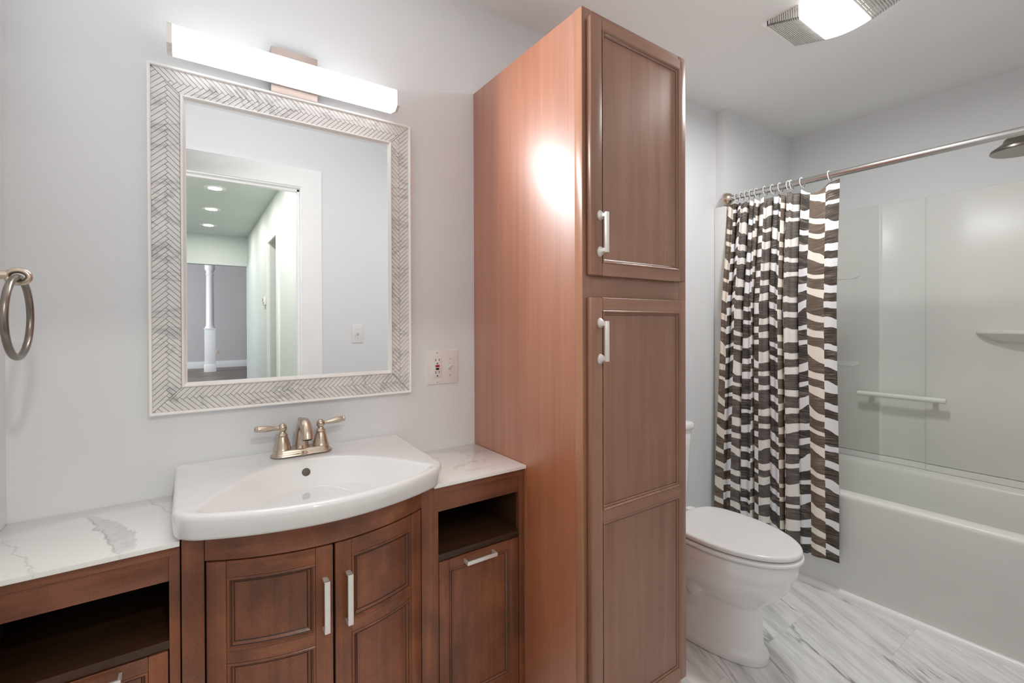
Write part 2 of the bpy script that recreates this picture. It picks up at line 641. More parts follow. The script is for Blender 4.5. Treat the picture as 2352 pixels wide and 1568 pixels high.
def casing(mb, x0, x1, z1, y, w, th, sgn=1):
    for poly in (((x1, 0), (x1+w, 0), (x1+w, z1+w), (x1, z1)), ((x0, 0), (x0-w, 0), (x0-w, z1+w), (x0, z1)),
                 ((x0, z1), (x1, z1), (x1+w, z1+w), (x0-w, z1+w))):
        mb.prism(poly, y, y+sgn*th, .0025, axis='y')


c = MB()
casing(c, DX0-.006, DX1+.006, DZ+.006, YB, .112, .017)
cs = build('door_casing', c, TRIMW, door)
sp = MB()
sp.box(DX1-.0015, DX1+.0005, YB-.030, YB-.006, .86, .915, .0006)
build('strike_plate', sp, NICKD, door)

# baseboards
def baseb(name, *a):
    m = MB(); m.box(*a, bev=.004); o = build(name, m, TRIMW); tag(o, kind='structure'); return o
baseb('baseboard_front', 1.325, XJ-.012, -.014, 0, 0, .10)
baseb('baseboard_back', DX1+.12, XJ, YB, YB+.014, 0, .10)

# passage beyond the doorway
HX0, HX1 = -.42, .647
HY1 = -5.85
t = MB()
t.box(HX1, HX1+.12, -3.14, YB-.12, 0, H); t.box(HX1, HX1+.12, HY1-.12, -3.655, 0, H); t.box(HX1, HX1+.12, -3.655, -3.14, 2.05, H)
struct('wall_passage_right', t, HALLP)
struct('wall_passage_left', onebox(HX0-.12, HX0, HY1-.12, YB-.12, 0, H), HALLP)
struct('ceiling_passage', onebox(HX0-.12, HX1+.12, HY1-.12, YB-.12, H, H+.1), HCEIL)
struct('floor_passage', onebox(-3.6, 5.0, -14.6, YB-.06, -.1, 0), HFLOOR)
struct('trim_header', onebox(HX0, HX1, HY1-.12, HY1, 2.045, H), HALLP)
# opening in the passage wall with casing; small room behind
t = MB()
for poly in (((-3.14, 0), (-3.03, 0), (-3.03, 2.16), (-3.14, 2.05)), ((-3.655, 0), (-3.765, 0), (-3.765, 2.16), (-3.655, 2.05)),
             ((-3.655, 2.05), (-3.14, 2.05), (-3.03, 2.16), (-3.765, 2.16))):
    t.prism(poly, HX1-.017, HX1, .002, axis='x')
o = build('door_2', t, TRIMW); tag(o, kind='structure')
t = MB()
t.box(HX1+.12, 1.9, -4.1, -4.0, 0, H); t.box(HX1+.12, 1.9, -2.8, -2.7, 0, H); t.box(1.9, 2.0, -4.1, -2.7, 0, H); t.box(HX1+.12, 2.0, -4.1, -2.7, H, H+.1)
struct('wall_side_room', t, HALLP)
baseb('baseboard_passage', HX1-.014, HX1, HY1, -3.77, 0, .13)

# living room
HL = 3.6
t = MB()
t.box(-3.5, 4.9, -14.52, -14.4, 0, HL)
struct('wall_living_far', t, FARP)
t = MB()
for a in ((-14.4, -12.3, 0, HL), (-8.7, -5.97, 0, HL), (-12.3, -8.7, 0, .7), (-12.3, -8.7, 2.2, HL)):
    t.box(-3.5, -3.38, a[0], a[1], a[2], a[3])
struct('wall_living_left', t, FARP)
struct('wall_living_right', onebox(4.78, 4.9, -14.4, -5.97, 0, HL), FARP)
t = MB()
t.box(-3.5, HX0-.12, -5.97, -5.85, 0, HL); t.box(HX1+.12, 4.9, -5.97, -5.85, 0, HL); t.box(HX0-.12, HX1+.12, -5.97, -5.85, H+.1, HL)
struct('wall_living_near', t, FARP)
struct('ceiling_living', onebox(-3.5, 4.9, -14.52, -5.85, HL, HL+.1), CEIL)
baseb('baseboard_living', -3.38, 4.78, -14.4, -14.38, 0, .19)
t = MB()
for yy in (-12.3, -11.13, -9.93, -8.76):
    t.box(-3.44, -3.39, yy, yy+.06, .7, 2.2)
t.box(-3.44, -3.39, -12.3, -8.7, .7, .76); t.box(-3.44, -3.39, -12.3, -8.7, 2.14, 2.2)
struct('window_1', t, TRIMW)

# half column standing in the living room
rt_ = thing('half_column', (.43, -13.16, 0), 'white tapered column on a square pedestal in far room, seen in mirror', 'column')
t = MB()
t.box(.305, .545, -13.28, -13.04, 0, 1.12, .004)
t.box(.285, .565, -13.30, -13.02, 1.12, 1.15, .006)
build('pedestal', t, TRIMW, rt_)
t = MB(); t.box(.29, .56, -13.295, -13.025, 0, .19, .005)
build('base_trim', t, TRIMW, rt_)
t = MB()
prof = [(.115, 1.15), (.115, 1.19), (.1, 1.2), (.092, 1.23), (.09, 1.5), (.086, 2.2), (.082, 2.54), (.094, 2.55), (.094, 2.58), (.084, 2.60), (.086, 2.64), (.105, 2.68), (.118, 2.71), (.118, HL)]
t.lathe(prof, (.43, -13.16, 0), n=24)
build('shaft', t, TRIMW, rt_)

# far wall outlet, thermostat, light switch
def wall_plate(mb, x0, x1, z0, z1, y, th, sgn):
    """bevelled cover plate standing out of a wall at y towards sgn"""
    b = .006
    rings = []
    for ins, d in ((0, 0), (.0005, th*.35), (b*.45, th*.85), (b, th)):
        rings.append([(x0+ins, y+sgn*d, z0+ins), (x1-ins, y+sgn*d, z0+ins), (x1-ins, y+sgn*d, z1-ins), (x0+ins, y+sgn*d, z1-ins)])
    mb.loft(rings)


o = thing('outlet_plate', (.635, -14.4, .40), 'small beige wall outlet above far baseboard, seen in mirror', 'outlet')
t = MB(); wall_plate(t, .60, .672, .40, .515, -14.399, .006, 1)
build('plate', t, plain('beige_plastic', (222, 214, 198), .4), o)
t = MB()
for zz in (.437, .478):
    t.box(.622, .650, -14.394, -14.390, zz-.014, zz+.014, .004)
build('receptacle', t, plain('beige_socket', (196, 186, 168), .4), o)

o = thing('thermostat', (HX1, -4.0, 1.45), 'small white thermostat on passage wall beside door casing, seen in mirror', 'thermostat')
t = MB(); t.box(HX1-.022, HX1, -4.06, -3.93, 1.45, 1.53, .004)
build('case', t, PLATE, o)
t = MB(); t.box(HX1-.0235, HX1-.0205, -4.045, -3.985, 1.485, 1.52)
build('display', t, plain('grey_display', (96, 104, 98), .3), o)
t = MB(); t.box(HX1-.0235, HX1-.0205, -3.975, -3.945, 1.462, 1.478)
build('button', t, DARKH, o)


def toggle_switch(root, x, z, y, sgn, up=True):
    t = MB()
    t.box(x-.0055, x+.0055, min(y, y+sgn*.0012), max(y, y+sgn*.0012), z-.0125, z+.0125, .0004)
    build('toggle_surround', t, plain('switch_surround', (205, 203, 200), .4), root)
    t = MB()
    k = 1 if up else -1
    rings = []
    for d, dz, hw, hh in ((0, 0, .0048, .0062), (.006, .003*k, .0045, .0052), (.013, .0075*k, .004, .0040), (.0145, .0082*k, .003, .003)):
        rings.append([(x-hw, y+sgn*d, z+dz-hh), (x+hw, y+sgn*d, z+dz-hh), (x+hw, y+sgn*d, z+dz+hh), (x-hw, y+sgn*d, z+dz+hh)])
    t.loft(rings)
    build('toggle', t, PLATE, root)


def screw(root, x, z, y, sgn, ang=.4):
    t = MB()
    t.lathe([(.0036, 0), (.0036, .0008), (.0026, .0014), (0, .0016)], (x, y, z), (0, sgn, 0), 16)
    s_ = build('screw', t, PLATE, root)
    t = MB()
    ca, sa = math.cos(ang)*.003, math.sin(ang)*.003
    px, pz = -math.sin(ang)*.0005, math.cos(ang)*.0005
    ys = [y+sgn*.0013, y+sgn*.0019]
    t.prism([(x-ca-px, z-sa-pz), (x+ca-px, z+sa-pz), (x+ca+px, z+sa+pz), (x-ca+px, z-sa+pz)], min(ys), max(ys), axis='y')
    build('slot', t, DARKH, s_)


o = thing('light_switch', (.892, YB, 1.127), 'white single toggle switch plate on wall beside door casing, seen in mirror', 'light switch')
t = MB(); wall_plate(t, .856, .928, 1.127, 1.245, YB, .006, 1)
build('plate', t, PLATE, o)
toggle_switch(o, .892, 1.186, YB+.006, 1)
screw(o, .892, 1.216, YB+.006, 1); screw(o, .892, 1.156, YB+.006, 1, 1.2)

# recessed lamps of the passage
for i, (yy, word) in enumerate(((-2.42, 'nearest'), (-3.32, 'second nearest'), (-4.21, 'third nearest'), (-5.15, 'farthest'))):
    if i == 0:
        rl = thing('recessed_light', (.183, yy, H), 'recessed passage downlight closest to the bathroom doorway', 'ceiling light', 'recessed downlights in the passage ceiling')
        t = MB()
        t.lathe([(.052, -.001), (.086, -.001), (.086, -.005), (.078, -.008), (.054, -.005)], (.183, yy, H), n=40)
        build('trim_ring', t, TRIMW, rl)
        t = MB(); t.lathe([(.053, -.002), (.053, -.004), (.03, -.0045), (0, -.0045)], (.183, yy, H), n=32)
        build('lens', t, CANE, rl)
        first = rl
    else:
        r2 = first.copy(); COL.objects.link(r2); r2.location = (.183, yy, H)
        r2['label'] = 'recessed passage downlight, %s of the lights seen in mirror' % {'second nearest': 'top', 'third nearest': 'middle', 'farthest': 'lowest'}[word]
        for ch in first.children:
            c2 = ch.copy(); COL.objects.link(c2); c2.parent = r2
    lamp('downlight_lamp', (.183, yy, H-.0085), (0, 0, 0), .10, .10, CAN_W*(2.1 if i == 0 else 1), (1, .95, .87), 180, 'DISK')

# ------------------------------------------------------------------ mirror with herringbone marble frame
MX0, MX1, MZ0, MZ1 = -.0875, .6125, 1.0195, 1.9155
IX0, IX1, IZ0, IZ1 = -.0195, .546, 1.0875, 1.849       # outer line of inner moulding
GX0, GX1, GZ0, GZ1 = -.013, .532, 1.0965, 1.838
mir = thing('wall_mirror', ((MX0+MX1)/2, 0, MZ0), 'rectangular wall mirror in a grey marble herringbone frame above the sink', 'mirror')
t = MB(); t.box(MX0+.002, MX1-.002, -.014, 0, MZ0+.002, MZ1-.002)
build('backing', t, GROUT, mir)
t = MB(); t.box(GX0-.004, GX1+.004, -.0155, -.0141, GZ0-.004, GZ1+.004)
build('glass', t, MIRG, mir, smooth=0)


def rect_mould(mb, x0, x1, z0, z1, prof, y0=0.0):
    """prof: (inset, forward) sections swept round a rectangle with mitres"""
    rows = []
    for ins, d in prof:
        rows.append([(x0+ins, y0-d, z0+ins), (x1-ins, y0-d, z0+ins), (x1-ins, y0-d, z1-ins), (x0+ins, y0-d, z1-ins)])
    mb.quadgrid(rows, close_u=True, close_v=True)


t = MB(); rect_mould(t, MX0, MX1, MZ0, MZ1, [(0, 0), (0, .021), (.0012, .0235), (.0035, .0245), (.006, .0235), (.0075, .021), (.0078, .014)])
build('outer_moulding', t, FRW, mir)
t = MB(); rect_mould(t, IX0, IX1, IZ0, IZ1, [(0, .014), (0, .0195), (.0018, .0225), (.0045, .0232), (.007, .0215), (.0085, .0185), (.0105, .0165), (.0125, .0155), (.0125, .014)])
build('inner_moulding', t, FRW, mir)


def clip(poly, line):
    """keep the side of line (n, d) with n.p >= d"""
    (nx, nz), d = line
    out = []
    for i in range(len(poly)):
        p, q = poly[i], poly[(i+1) % len(poly)]
        a = nx*p[0]+nz*p[1]-d; b = nx*q[0]+nz*q[1]-d
        if a >= 0:
            out.append(p)
        if (a >= 0) != (b >= 0):
            k = a/(a-b)
            out.append((p[0]+(q[0]-p[0])*k, p[1]+(q[1]-p[1])*k))
    return out


def area(p):
    return .5*abs(sum(p[i][0]*p[(i+1) % len(p)][1]-p[(i+1) % len(p)][0]*p[i][1] for i in range(len(p))))


W_, N_ = .0100, 5
s2 = math.sqrt(2)
ox0, ox1, oz0, oz1 = MX0+.007, MX1-.007, MZ0+.007, MZ1-.007
tiles = MB()
corner = {'l': ((ox0, oz0), (ox0, oz1), (IX0, IZ1), (IX0, IZ0)),
          't': ((ox0, oz1), (ox1, oz1), (IX1, IZ1), (IX0, IZ1)),
          'r': ((ox1, oz1), (ox1, oz0), (IX1, IZ0), (IX1, IZ1)),
          'b': ((ox1, oz0), (ox0, oz0), (IX0, IZ0), (IX1, IZ0))}
dirs = {'l': ((0, 1), (1, 0), (ox0, oz0)), 't': ((1, 0), (0, -1), (ox0, oz1)),
        'r': ((0, -1), (-1, 0), (ox1, oz1)), 'b': ((-1, 0), (0, 1), (ox1, oz0))}
for key in 'ltrb':
    d, p, org = dirs[key]
    quad = corner[key]
    cx = sum(a[0] for a in quad)/4; cz = sum(a[1] for a in quad)/4
    lines = []
    for i in range(4):
        a, b = quad[i], quad[(i+1) % 4]
        nx, nz = -(b[1]-a[1]), b[0]-a[0]
        L = math.hypot(nx, nz); nx /= L; nz /= L
        dd = nx*a[0]+nz*a[1]
        if nx*cx+nz*cz < dd:
            nx, nz, dd = -nx, -nz, -dd
        lines.append(((nx, nz), dd+.0006))
    for i in range(-12, 90):
        for k_ in (0, 1):
            if k_ == 0:
                r = (i, i, i+N_, i+1)
            else:
                r = (i+N_, i+1-N_, i+N_+1, i+1)
            g_ = .045
            cs_ = [(r[0]+g_, r[1]+g_), (r[2]-g_, r[1]+g_), (r[2]-g_, r[3]-g_), (r[0]+g_, r[3]-g_)]
            poly = []
            for (a, b) in cs_:
                a *= W_; b *= W_
                al = (a+b)/s2; pp = (a-b)/s2+.0005
                poly.append((org[0]+d[0]*al+p[0]*pp, org[1]+d[1]*al+p[1]*pp))
            for ln in lines:
                poly = clip(poly, ln)
                if len(poly) < 3:
                    break
            if len(poly) < 3 or area(poly) < 4e-6:
                continue
            jit = random.uniform(-.0002, .0002)
            cxp = sum(q[0] for q in poly)/len(poly); czp = sum(q[1] for q in poly)/len(poly)
            def ring(y, s_):
                return [(cxp+(q[0]-cxp)*s_, y, czp+(q[1]-czp)*s_) for q in poly]
            try:
                tiles.loft([ring(-.0135, 1), ring(-.0163+jit, 1), ring(-.0170+jit, .955)], caps=(False, True))
            except ValueError:
                pass
build('mosaic_tiles', tiles, MOSA, mir, smooth=0, weld=False)

# ------------------------------------------------------------------ vanity light bar
vl = thing('vanity_light', (.25, 0, 1.91), 'long lit tube light with nickel ends on wall above the mirror', 'wall light')
t = MB(); t.box(.192, .317, -.025, 0, 1.913, 2.043, .0015)
build('backplate', t, NPLATE, vl)
BX0, BX1 = -.044, .543


def bar_section(x, g=0.0):
    # y (out), z ; chamfered lower front edge
    return [(x, -.045+g, 1.929+g), (x, -.085, 1.922+g), (x, -.103+g, 1.934), (x, -.103+g, 1.980-g), (x, -.098+g, 1.985-g), (x, -.045+g, 1.985-g)]


t = MB(); t.loft([bar_section(BX0+.011, .0008), bar_section(BX1-.008, .0008)])
build('diffuser', t, DIFF, vl)
for a, b in ((BX0, BX0+.011), (BX1-.008, BX1)):
    t = MB(); t.loft([bar_section(a), bar_section(b)])
    build('end_cap', t, SATIN, vl)
t = MB(); t.box(.215, .294, -.046, -.024, 1.935, 1.978, .001)
t.box(BX0+.01, BX1-.008, -.0455, -.040, 1.935, 1.979, .001)
build('mounting_rail', t, SATIN, vl)
lamp('vanity_tube_lamp', ((BX0+BX1)/2, -.1035, 1.957), (R(-90), 0, 0), .565, .042, 3.0, (.98, .985, 1))

# ------------------------------------------------------------------ outlet and switch plate beside the mirror
op = thing('outlet_switch_plate', (.737, 0, 1.036), 'white double wall plate with red-buttoned outlet and toggle switch right of mirror', 'wall plate')
t = MB(); wall_plate(t, .676, .798, 1.036, 1.158, 0, .006, -1)
build('plate', t, PLATE, op)
rx = .7135
t = MB(); t.box(rx-.0165, rx+.0165, -.0095, -.0055, 1.0635, 1.1315, .0008)
rec = build('receptacle', t, PLATE, op)
zc_ = 1.0975
t = MB(); t.box(rx-.0075, rx+.0075, -.0115, -.0094, zc_+.0015, zc_+.0085, .0005)
build('reset_button', t, REDB, rec)
t = MB(); t.box(rx-.006, rx+.006, -.0115, -.0094, zc_-.0085, zc_-.0018, .0005)
build('test_button', t, BLKB, rec)
for s_ in (1, -1):
    zz = zc_+s_*.0228 if s_ > 0 else zc_-.0208
    t = MB()
    t.box(rx-.0075, rx-.0052, -.0098, -.0094, zz-.001, zz+.0075)
    t.box(rx+.0052, rx+.0072, -.0098, -.0094, zz, zz+.0075)
    t.prism([(rx+.0026*math.cos(a), zz-.0098+.0028*max(-.6, math.sin(a))+.0008) for a in [2*PI*i/14 for i in range(14)]], -.0098, -.0094, axis='y')
    build('socket_holes', t, DARKH, rec)
screw(op, rx, 1.149, -.006, -1); screw(op, rx, 1.045, -.006, -1, -.5)
toggle_switch(op, .7635, 1.0975, -.006, -1, True)
screw(op, .7635, 1.127, -.006, -1); screw(op, .7635, 1.067, -.006, -1, 1.4)


# ------------------------------------------------------------------ cabinet doors
def panel_door(x0, x1, z0, z1, yf, th, sw, openings, nx=1, bead=.012, rec_=.008, edge=.0025):
    """frame-and-panel door facing -y; openings: list of (ox0, ox1, oz0, oz1). material 0 upright grain, 1 level grain"""
    mb = MB()
    yb = yf+th
    ops = sorted(openings, key=lambda o: -o[3])
    oxa, oxb = ops[0][0], ops[0][1]
    mb.box(x0, oxa, yf, yb, z0, z1, edge, 0, max(1, nx//3))
    mb.box(oxb, x1, yf, yb, z0, z1, edge, 0, max(1, nx//3))
    zt = z1
    for (a, b, c_, d_) in ops:
        mb.box(a-.0002, b+.0002, yf+.0004, yb, d_, zt, .0008, 1, nx, 1)
        zt = c_
    mb.box(oxa-.0002, oxb+.0002, yf+.0004, yb, z0, zt, .0008, 1, nx, 1)
    for (a, b, c_, d_) in ops:
        prof = [(0, .0004), (bead*.08, -.0006), (bead*.3, -.0004), (bead*.50, rec_*.42), (bead*.62, rec_*.5), (bead*.86, rec_*.9), (bead, rec_)]
        rows = []
        for ins, dp in prof:
            xs = [a+ins+(b-a-2*ins)*i/nx for i in range(nx+1)]
            y = yf+dp
            r = [(x, y, c_+ins) for x in xs]+[(x, y, d_-ins) for x in xs[::-1]]
            rows.append(r)
        mb.quadgrid(rows[:4], close_u=True)
        mb.quadgrid(rows[3:5], close_u=True, mi=2)
        mb.quadgrid(rows[4:6], close_u=True)
        mb.quadgrid(rows[5:], close_u=True, mi=2)
        ins = bead-.0001
        xs = [a+ins+(b-a-2*ins)*i/nx for i in range(nx+1)]
        mb.quadgrid([[(x, yf+rec_, c_+ins) for x in xs], [(x, yf+rec_, d_-ins) for x in xs]])
    return mb


def bar_pull(p0, p1, out, w=.011, th=.006, mat=None):
    """square bow handle from p0 to p1 (on surface), standing `out` along outv"""
    pass


def pull_straight(x0, x1, z0, z1, ys, out, w, th, bev=.0008):
    """flat bar pull: bar between (x0,z0)-(x1,z1), two square legs, facing -y; ys surface y"""
    mb = MB()
    mb.box(x0, x1, ys-out, ys-out+th, z0, z1, bev)
    if (x1-x0) > (z1-z0):
        mb.box(x0, x0+th*1.1, ys-out+th*.5, ys, z0+.0005, z1-.0005, .0004)
        mb.box(x1-th*1.1, x1, ys-out+th*.5, ys, z0+.0005, z1-.0005, .0004)
    else:
        mb.box(x0+.0005, x1-.0005, ys-out+th*.5, ys, z0, z0+th*1.1, .0004)
        mb.box(x0+.0005, x1-.0005, ys-out+th*.5, ys, z1-th*1.1, z1, .0004)
    return mb


def flared_pull(x, z0, z1, ys, out=.030):
    """vertical pull with flared round feet"""
    mb = MB()
    hw = .0052
    mb.box(x-hw, x+hw, ys-out, ys-out+.0085, z0, z1, .001)
    for zz, sg in ((z0+.008, 1), (z1-.008, -1)):
        rings = []
        for k, (r_, d_) in enumerate(((.0105, 0), (.0105, .0025), (.0088, .006), (.0064, .011), (.0055, .017), (.0052, .024))):
            e = k/5
            ring = []
            for i in range(20):
                th = 2*PI*i/20
                # round at the door, square at the bar
                cx_, cz_ = math.cos(th), math.sin(th)
                q = max(abs(cx_), abs(cz_))
                f = (1-e)+e/q
                ring.append((x+cx_*r_*f, ys-d_, zz+cz_*r_*f*(1.35-.35*e)-sg*.003*(1-e)))
            rings.append(ring)
        mb.loft(rings)
    return mb


# ------------------------------------------------------------------ tall cabinet
TX0, TX1, TYF, TZ = .868, 1.322, -.583, 2.103
tc = thing('tall_cabinet', ((TX0+TX1)/2, TYF/2, 0), 'tall brown two-door linen cabinet between the vanity and the toilet', 'cabinet')
t = MB()
t.box(TX0, TX0+.018, TYF+.020, -.001, 0, TZ, .0006)
t.box(TX1-.018, TX1, TYF+.020, -.001, 0, TZ, .0006)
t.box(TX0+.018, TX1-.018, TYF+.02, -.001, TZ-.02, TZ-.002)
t.box(TX0+.018, TX1-.018, -.012, -.001, .1, TZ-.02)
t.box(TX0+.018, TX1-.018, TYF+.02, -.012, .1, .118)
t.box(TX0+.018, TX1-.018, TYF+.075, TYF+.09, 0, .1)
build('carcass', t, TS, tc)
t = MB()
t.box(TX0, TX0+.038, TYF, TYF+.02, .10, TZ, .0006, 0)
t.box(TX1-.038, TX1, TYF, TYF+.02, .10, TZ, .0006, 0)
t.box(TX0+.038, TX1-.038, TYF+.0003, TYF+.02, TZ-.06, TZ, .0004, 1)
t.box(TX0+.038, TX1-.038, TYF+.0003, TYF+.02, 1.29, 1.41, .0004, 1)
t.box(TX0+.038, TX1-.038, TYF+.0003, TYF+.02, .10, .15, .0004, 1)
build('face_frame', t, [TV, TH], tc)
t = MB(); t.box(TX0-.0015, TX0+.019, TYF+.0008, TYF+.030, .0, TZ, .0004)
build('front_edge_strip', t, wood('tall_edge_band', (172, 118, 88), (198, 146, 114), axis='z', rough=.34, mott=.4, coat=.25), tc, )
DF = -.603
d1 = build('door', panel_door(.880, 1.2935, 1.381, 2.076, DF, .019, .05, [(.924, 1.268, 1.415, 2.050)], bead=.013, rec_=.009, edge=.004), [TV, TH, GSHADE], tc)
d2 = build('door', panel_door(.880, 1.2935, .124, 1.321, DF, .019, .05, [(.924, 1.268, .738, 1.286), (.924, 1.268, .158, .706)], bead=.013, rec_=.009, edge=.004), [TV, TH, GSHADE], tc)
build('handle', flared_pull(.912, 1.440, 1.548, DF), SATIN, d1)
build('handle', flared_pull(.912, 1.149, 1.257, DF), SATIN, d2)

# ------------------------------------------------------------------ side cabinets
SF = -.312
CT0, CT1 = .795, .806


def side_cabinet(x0, x1, label, drawer, hx):
    root = thing('side_cabinet', ((x0+x1)/2, SF/2, 0), label, 'cabinet', 'low open-shelf cabinets flanking the vanity')
    st = .0185
    t = MB()
    t.box(x0, x0+.016, SF+.018, -.001, 0, CT0, .0005)
    t.box(x1-.016, x1, SF+.018, -.001, 0, CT0, .0005)
    t.box(x0+.016, x1-.016, -.010, -.001, .1, CT0)
    t.box(x0+.016, x1-.016, SF+.018, -.010, .085, .10)
    t.box(x0+.016, x1-.016, SF+.06, SF+.075, 0, .085)
    t.box(x0+.016, x1-.016, SF+.018, SF+.05, CT0-.02, CT0)
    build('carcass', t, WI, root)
    t = MB()
    t.box(x0, x0+st, SF, SF+.018, 0, CT0-.021, .0006, 0)
    t.box(x1-st, x1, SF, SF+.018, 0, CT0-.021, .0006, 0)
    t.box(x0, x1, SF-.0006, SF+.018, CT0-.021, CT0-.0003, .0006, 1)
    t.box(x0+st, x1-st, SF+.0003, SF+.018, .10, .113, .0003, 1)
    build('face_frame', t, [WV, WH], root)
    t = MB(); t.box(x0+st, x1-st, SF+.003, SF+.02, .7215, CT0-.021, .0005)
    build('apron', t, WH, root)
    t = MB(); t.box(x0+st, x1-st, SF+.0004, -.012, .583, .6005, .0008)
    build('shelf', t, WI, root)
    fz1 = .579
    dr = build('drawer' if drawer else 'door', panel_door(x0+st+.002, x1-st-.002, .118, fz1, SF, .018, .03,
               [(x0+st+.035, x1-st-.035, .16, fz1-.030)], bead=.012, rec_=.011), [WV, WH, GLZ], root)
    build('handle', pull_straight(hx-.051, hx+.051, fz1-.022, fz1-.011, SF, .026, .011, .005), SATIN, dr)
    return root


side_cabinet(XL+.001, -.0205, 'low brown open-shelf cabinet left of the sink vanity, against the left wall', True, -.165)
side_cabinet(.551, .8665, 'low brown open-shelf cabinet between the sink vanity and the tall cabinet', False, .700)
for x0, x1, lab in ((XL+.001, -.0205, 'left white veined countertop slab beside the left wall'), (.551, .867, 'right white veined countertop slab beside the tall cabinet')):
    o = build('countertop', onebox(x0, x1, -.327, -.001, CT0, CT1, .0015), QZ)
    tag(o, lab, 'countertop', 'quartz countertops over the side cabinets')

# ------------------------------------------------------------------ sink vanity with a bowed front
VX0, VX1, VC = -.018, .548, .268


def bow(x):
    k = (x-VC)/.246
    return -.070*max(0.0, 1-k*k)


vc = thing('vanity_cabinet', (VC, -.17, 0), 'brown bow-fronted two-door vanity cabinet under the white sink', 'vanity cabinet')
VT = .812
t = MB()
t.box(VX0, VX0+.016, -.304, -.001, 0, VT, .0005); t.box(VX1-.016, VX1, -.304, -.001, 0, VT, .0005)
t.box(VX0+.016, VX1-.016, -.012, -.001, .1, VT); t.box(VX0+.016, VX1-.016, -.304, -.012, .09, .105)
t.box(VX0+.016, VX1-.016, -.30, -.285, 0, .09)
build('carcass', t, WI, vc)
for xa, xb in ((VX0, .0215), (.5145, VX1)):
    build('corner_stile', onebox(xa, xb, -.322, -.304, 0, VT, .0008), WV, vc)
for za, zb in ((.7515, VT), (.09, .117)):
    t = MB()
    t.box(.0222, .5138, -.325, -.307, za, zb, .0008, 1, 24)
    t.xform(lambda c_: (c_.x, c_.y+bow(c_.x), c_.z))
    build('bowed_rail', t, [WV, WH], vc)
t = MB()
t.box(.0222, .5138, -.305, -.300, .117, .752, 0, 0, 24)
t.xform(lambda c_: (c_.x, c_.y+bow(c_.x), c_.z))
build('door_gap_shade', t, HOLE, vc)  # near-black sheet behind the doors, its colour stands in for interior shade
for side in (0, 1):
    if side == 0:
        a0, a1, o0, o1, hx = .0245, .2657, .060, .228, .2475
    else:
        a0, a1, o0, o1, hx = .2703, .5115, .308, .476, .2985
    mb = panel_door(a0, a1, .121, .748, -.325, .018, .037, [(o0, o1, .555, .712), (o0, o1, .160, .528)], nx=9, bead=.016, rec_=.012)
    mb.xform(lambda c_: (c_.x, c_.y+bow(c_.x), c_.z))
    dr = build('door', mb, [WV, WH, GLZ], vc, smooth=30)
    ys = -.325+bow(hx)
    hm = pull_straight(hx-.006, hx+.006, .562, .678, ys, .026, .012, .005)
    build('handle', hm, SATIN, dr)

# ------------------------------------------------------------------ sink
SX0, SX1 = -.034, .566
SCX = (SX0+SX1)/2
SCY = -.27


def fillet(poly, rads, seg=6):
    out = []
    n = len(poly)
    for i in range(n):
        p = Vector(poly[i]); a = Vector(poly[i-1])-p; b = Vector(poly[(i+1) % n])-p
        r = rads[i]
        if r <= 0:
            out.append(tuple(p)); continue
        d = r
        p0 = p+a.normalized()*d; p1 = p+b.normalized()*d
        for k in range(seg+1):
            u_ = k/seg
            q = p0*(1-u_)**2+p*2*u_*(1-u_)+p1*u_*u_
            out.append((q.x, q.y))
    return out


fr = []
NF = 30
for i in range(NF+1):
    xx = SX0+.028+(SX1-SX0-.056)*i/NF
    k = (xx-SCX)/(.3-.028)
    fr.append((xx, -.385-.084*(1-k*k)))
outl = [(SX0, -.001), (SX0+.001, -.352)]+fr+[(SX1-.001, -.352), (SX1, -.001)]
rads = [.012, .022]+[.014]+[0]*(len(fr)-2)+[.014]+[.022, .012]
OUT = fillet(outl, rads)
lens = []
for i in range(41):          # back arc
    k = -1+2*i/40
    lens.append((SCX+.262*k, -.125-.235*abs(k)**2.15))
for i in range(1, 40):       # front arc, right to left
    k = 1-2*i/40
    lens.append((SCX+.262*k, -.36-.083*(1-k*k)**.85))
LENSP = fillet(lens, [.02 if i in (0, 40) else 0 for i in range(len(lens))])


def raycast(poly, th):
    dx, dy = math.cos(th), math.sin(th)
    best = None
    for i in range(len(poly)):
        ax, ay = poly[i][0]-SCX, poly[i][1]-SCY
        bx, by = poly[(i+1) % len(poly)][0]-SCX, poly[(i+1) % len(poly)][1]-SCY
        ex, ey = bx-ax, by-ay
        den = dx*ey-dy*ex
        if abs(den) < 1e-12:
            continue
        t_ = (ax*ey-ay*ex)/den
        u_ = (ax*dy-ay*dx)/den
        if t_ > 0 and -1e-6 <= u_ <= 1+1e-6:
            if best is None or t_ > best:
                best = t_
    return best


angs = [2*PI*i/180 for i in range(180)]
for px, py in OUT:
    angs.append(math.atan2(py-SCY, px-SCX) % (2*PI))
for i in (0, 40):
    for da in (-.06, -.03, 0, .03, .06):
        angs.append((math.atan2(lens[i][1]-SCY, lens[i][0]-SCX)+da) % (2*PI))
angs = sorted(set(round(a, 5) for a in angs))
ro = [raycast(OUT, a) for a in angs]
rl_ = [raycast(LENSP, a) for a in angs]


def sring(rr, z, front=0.0, tilt=True):
    pts = []
    for a, r_ in zip(angs, rr):
        x = SCX+math.cos(a)*r_; y = SCY+math.sin(a)*r_
        if front:
            y *= (1-front*max(0, min(1, (-y-.25)/.2)))
        zz = z+(.010*max(0, (y+.30)/.30) if tilt else 0)
        pts.append((x, min(y, -.0005), zz))
    return pts


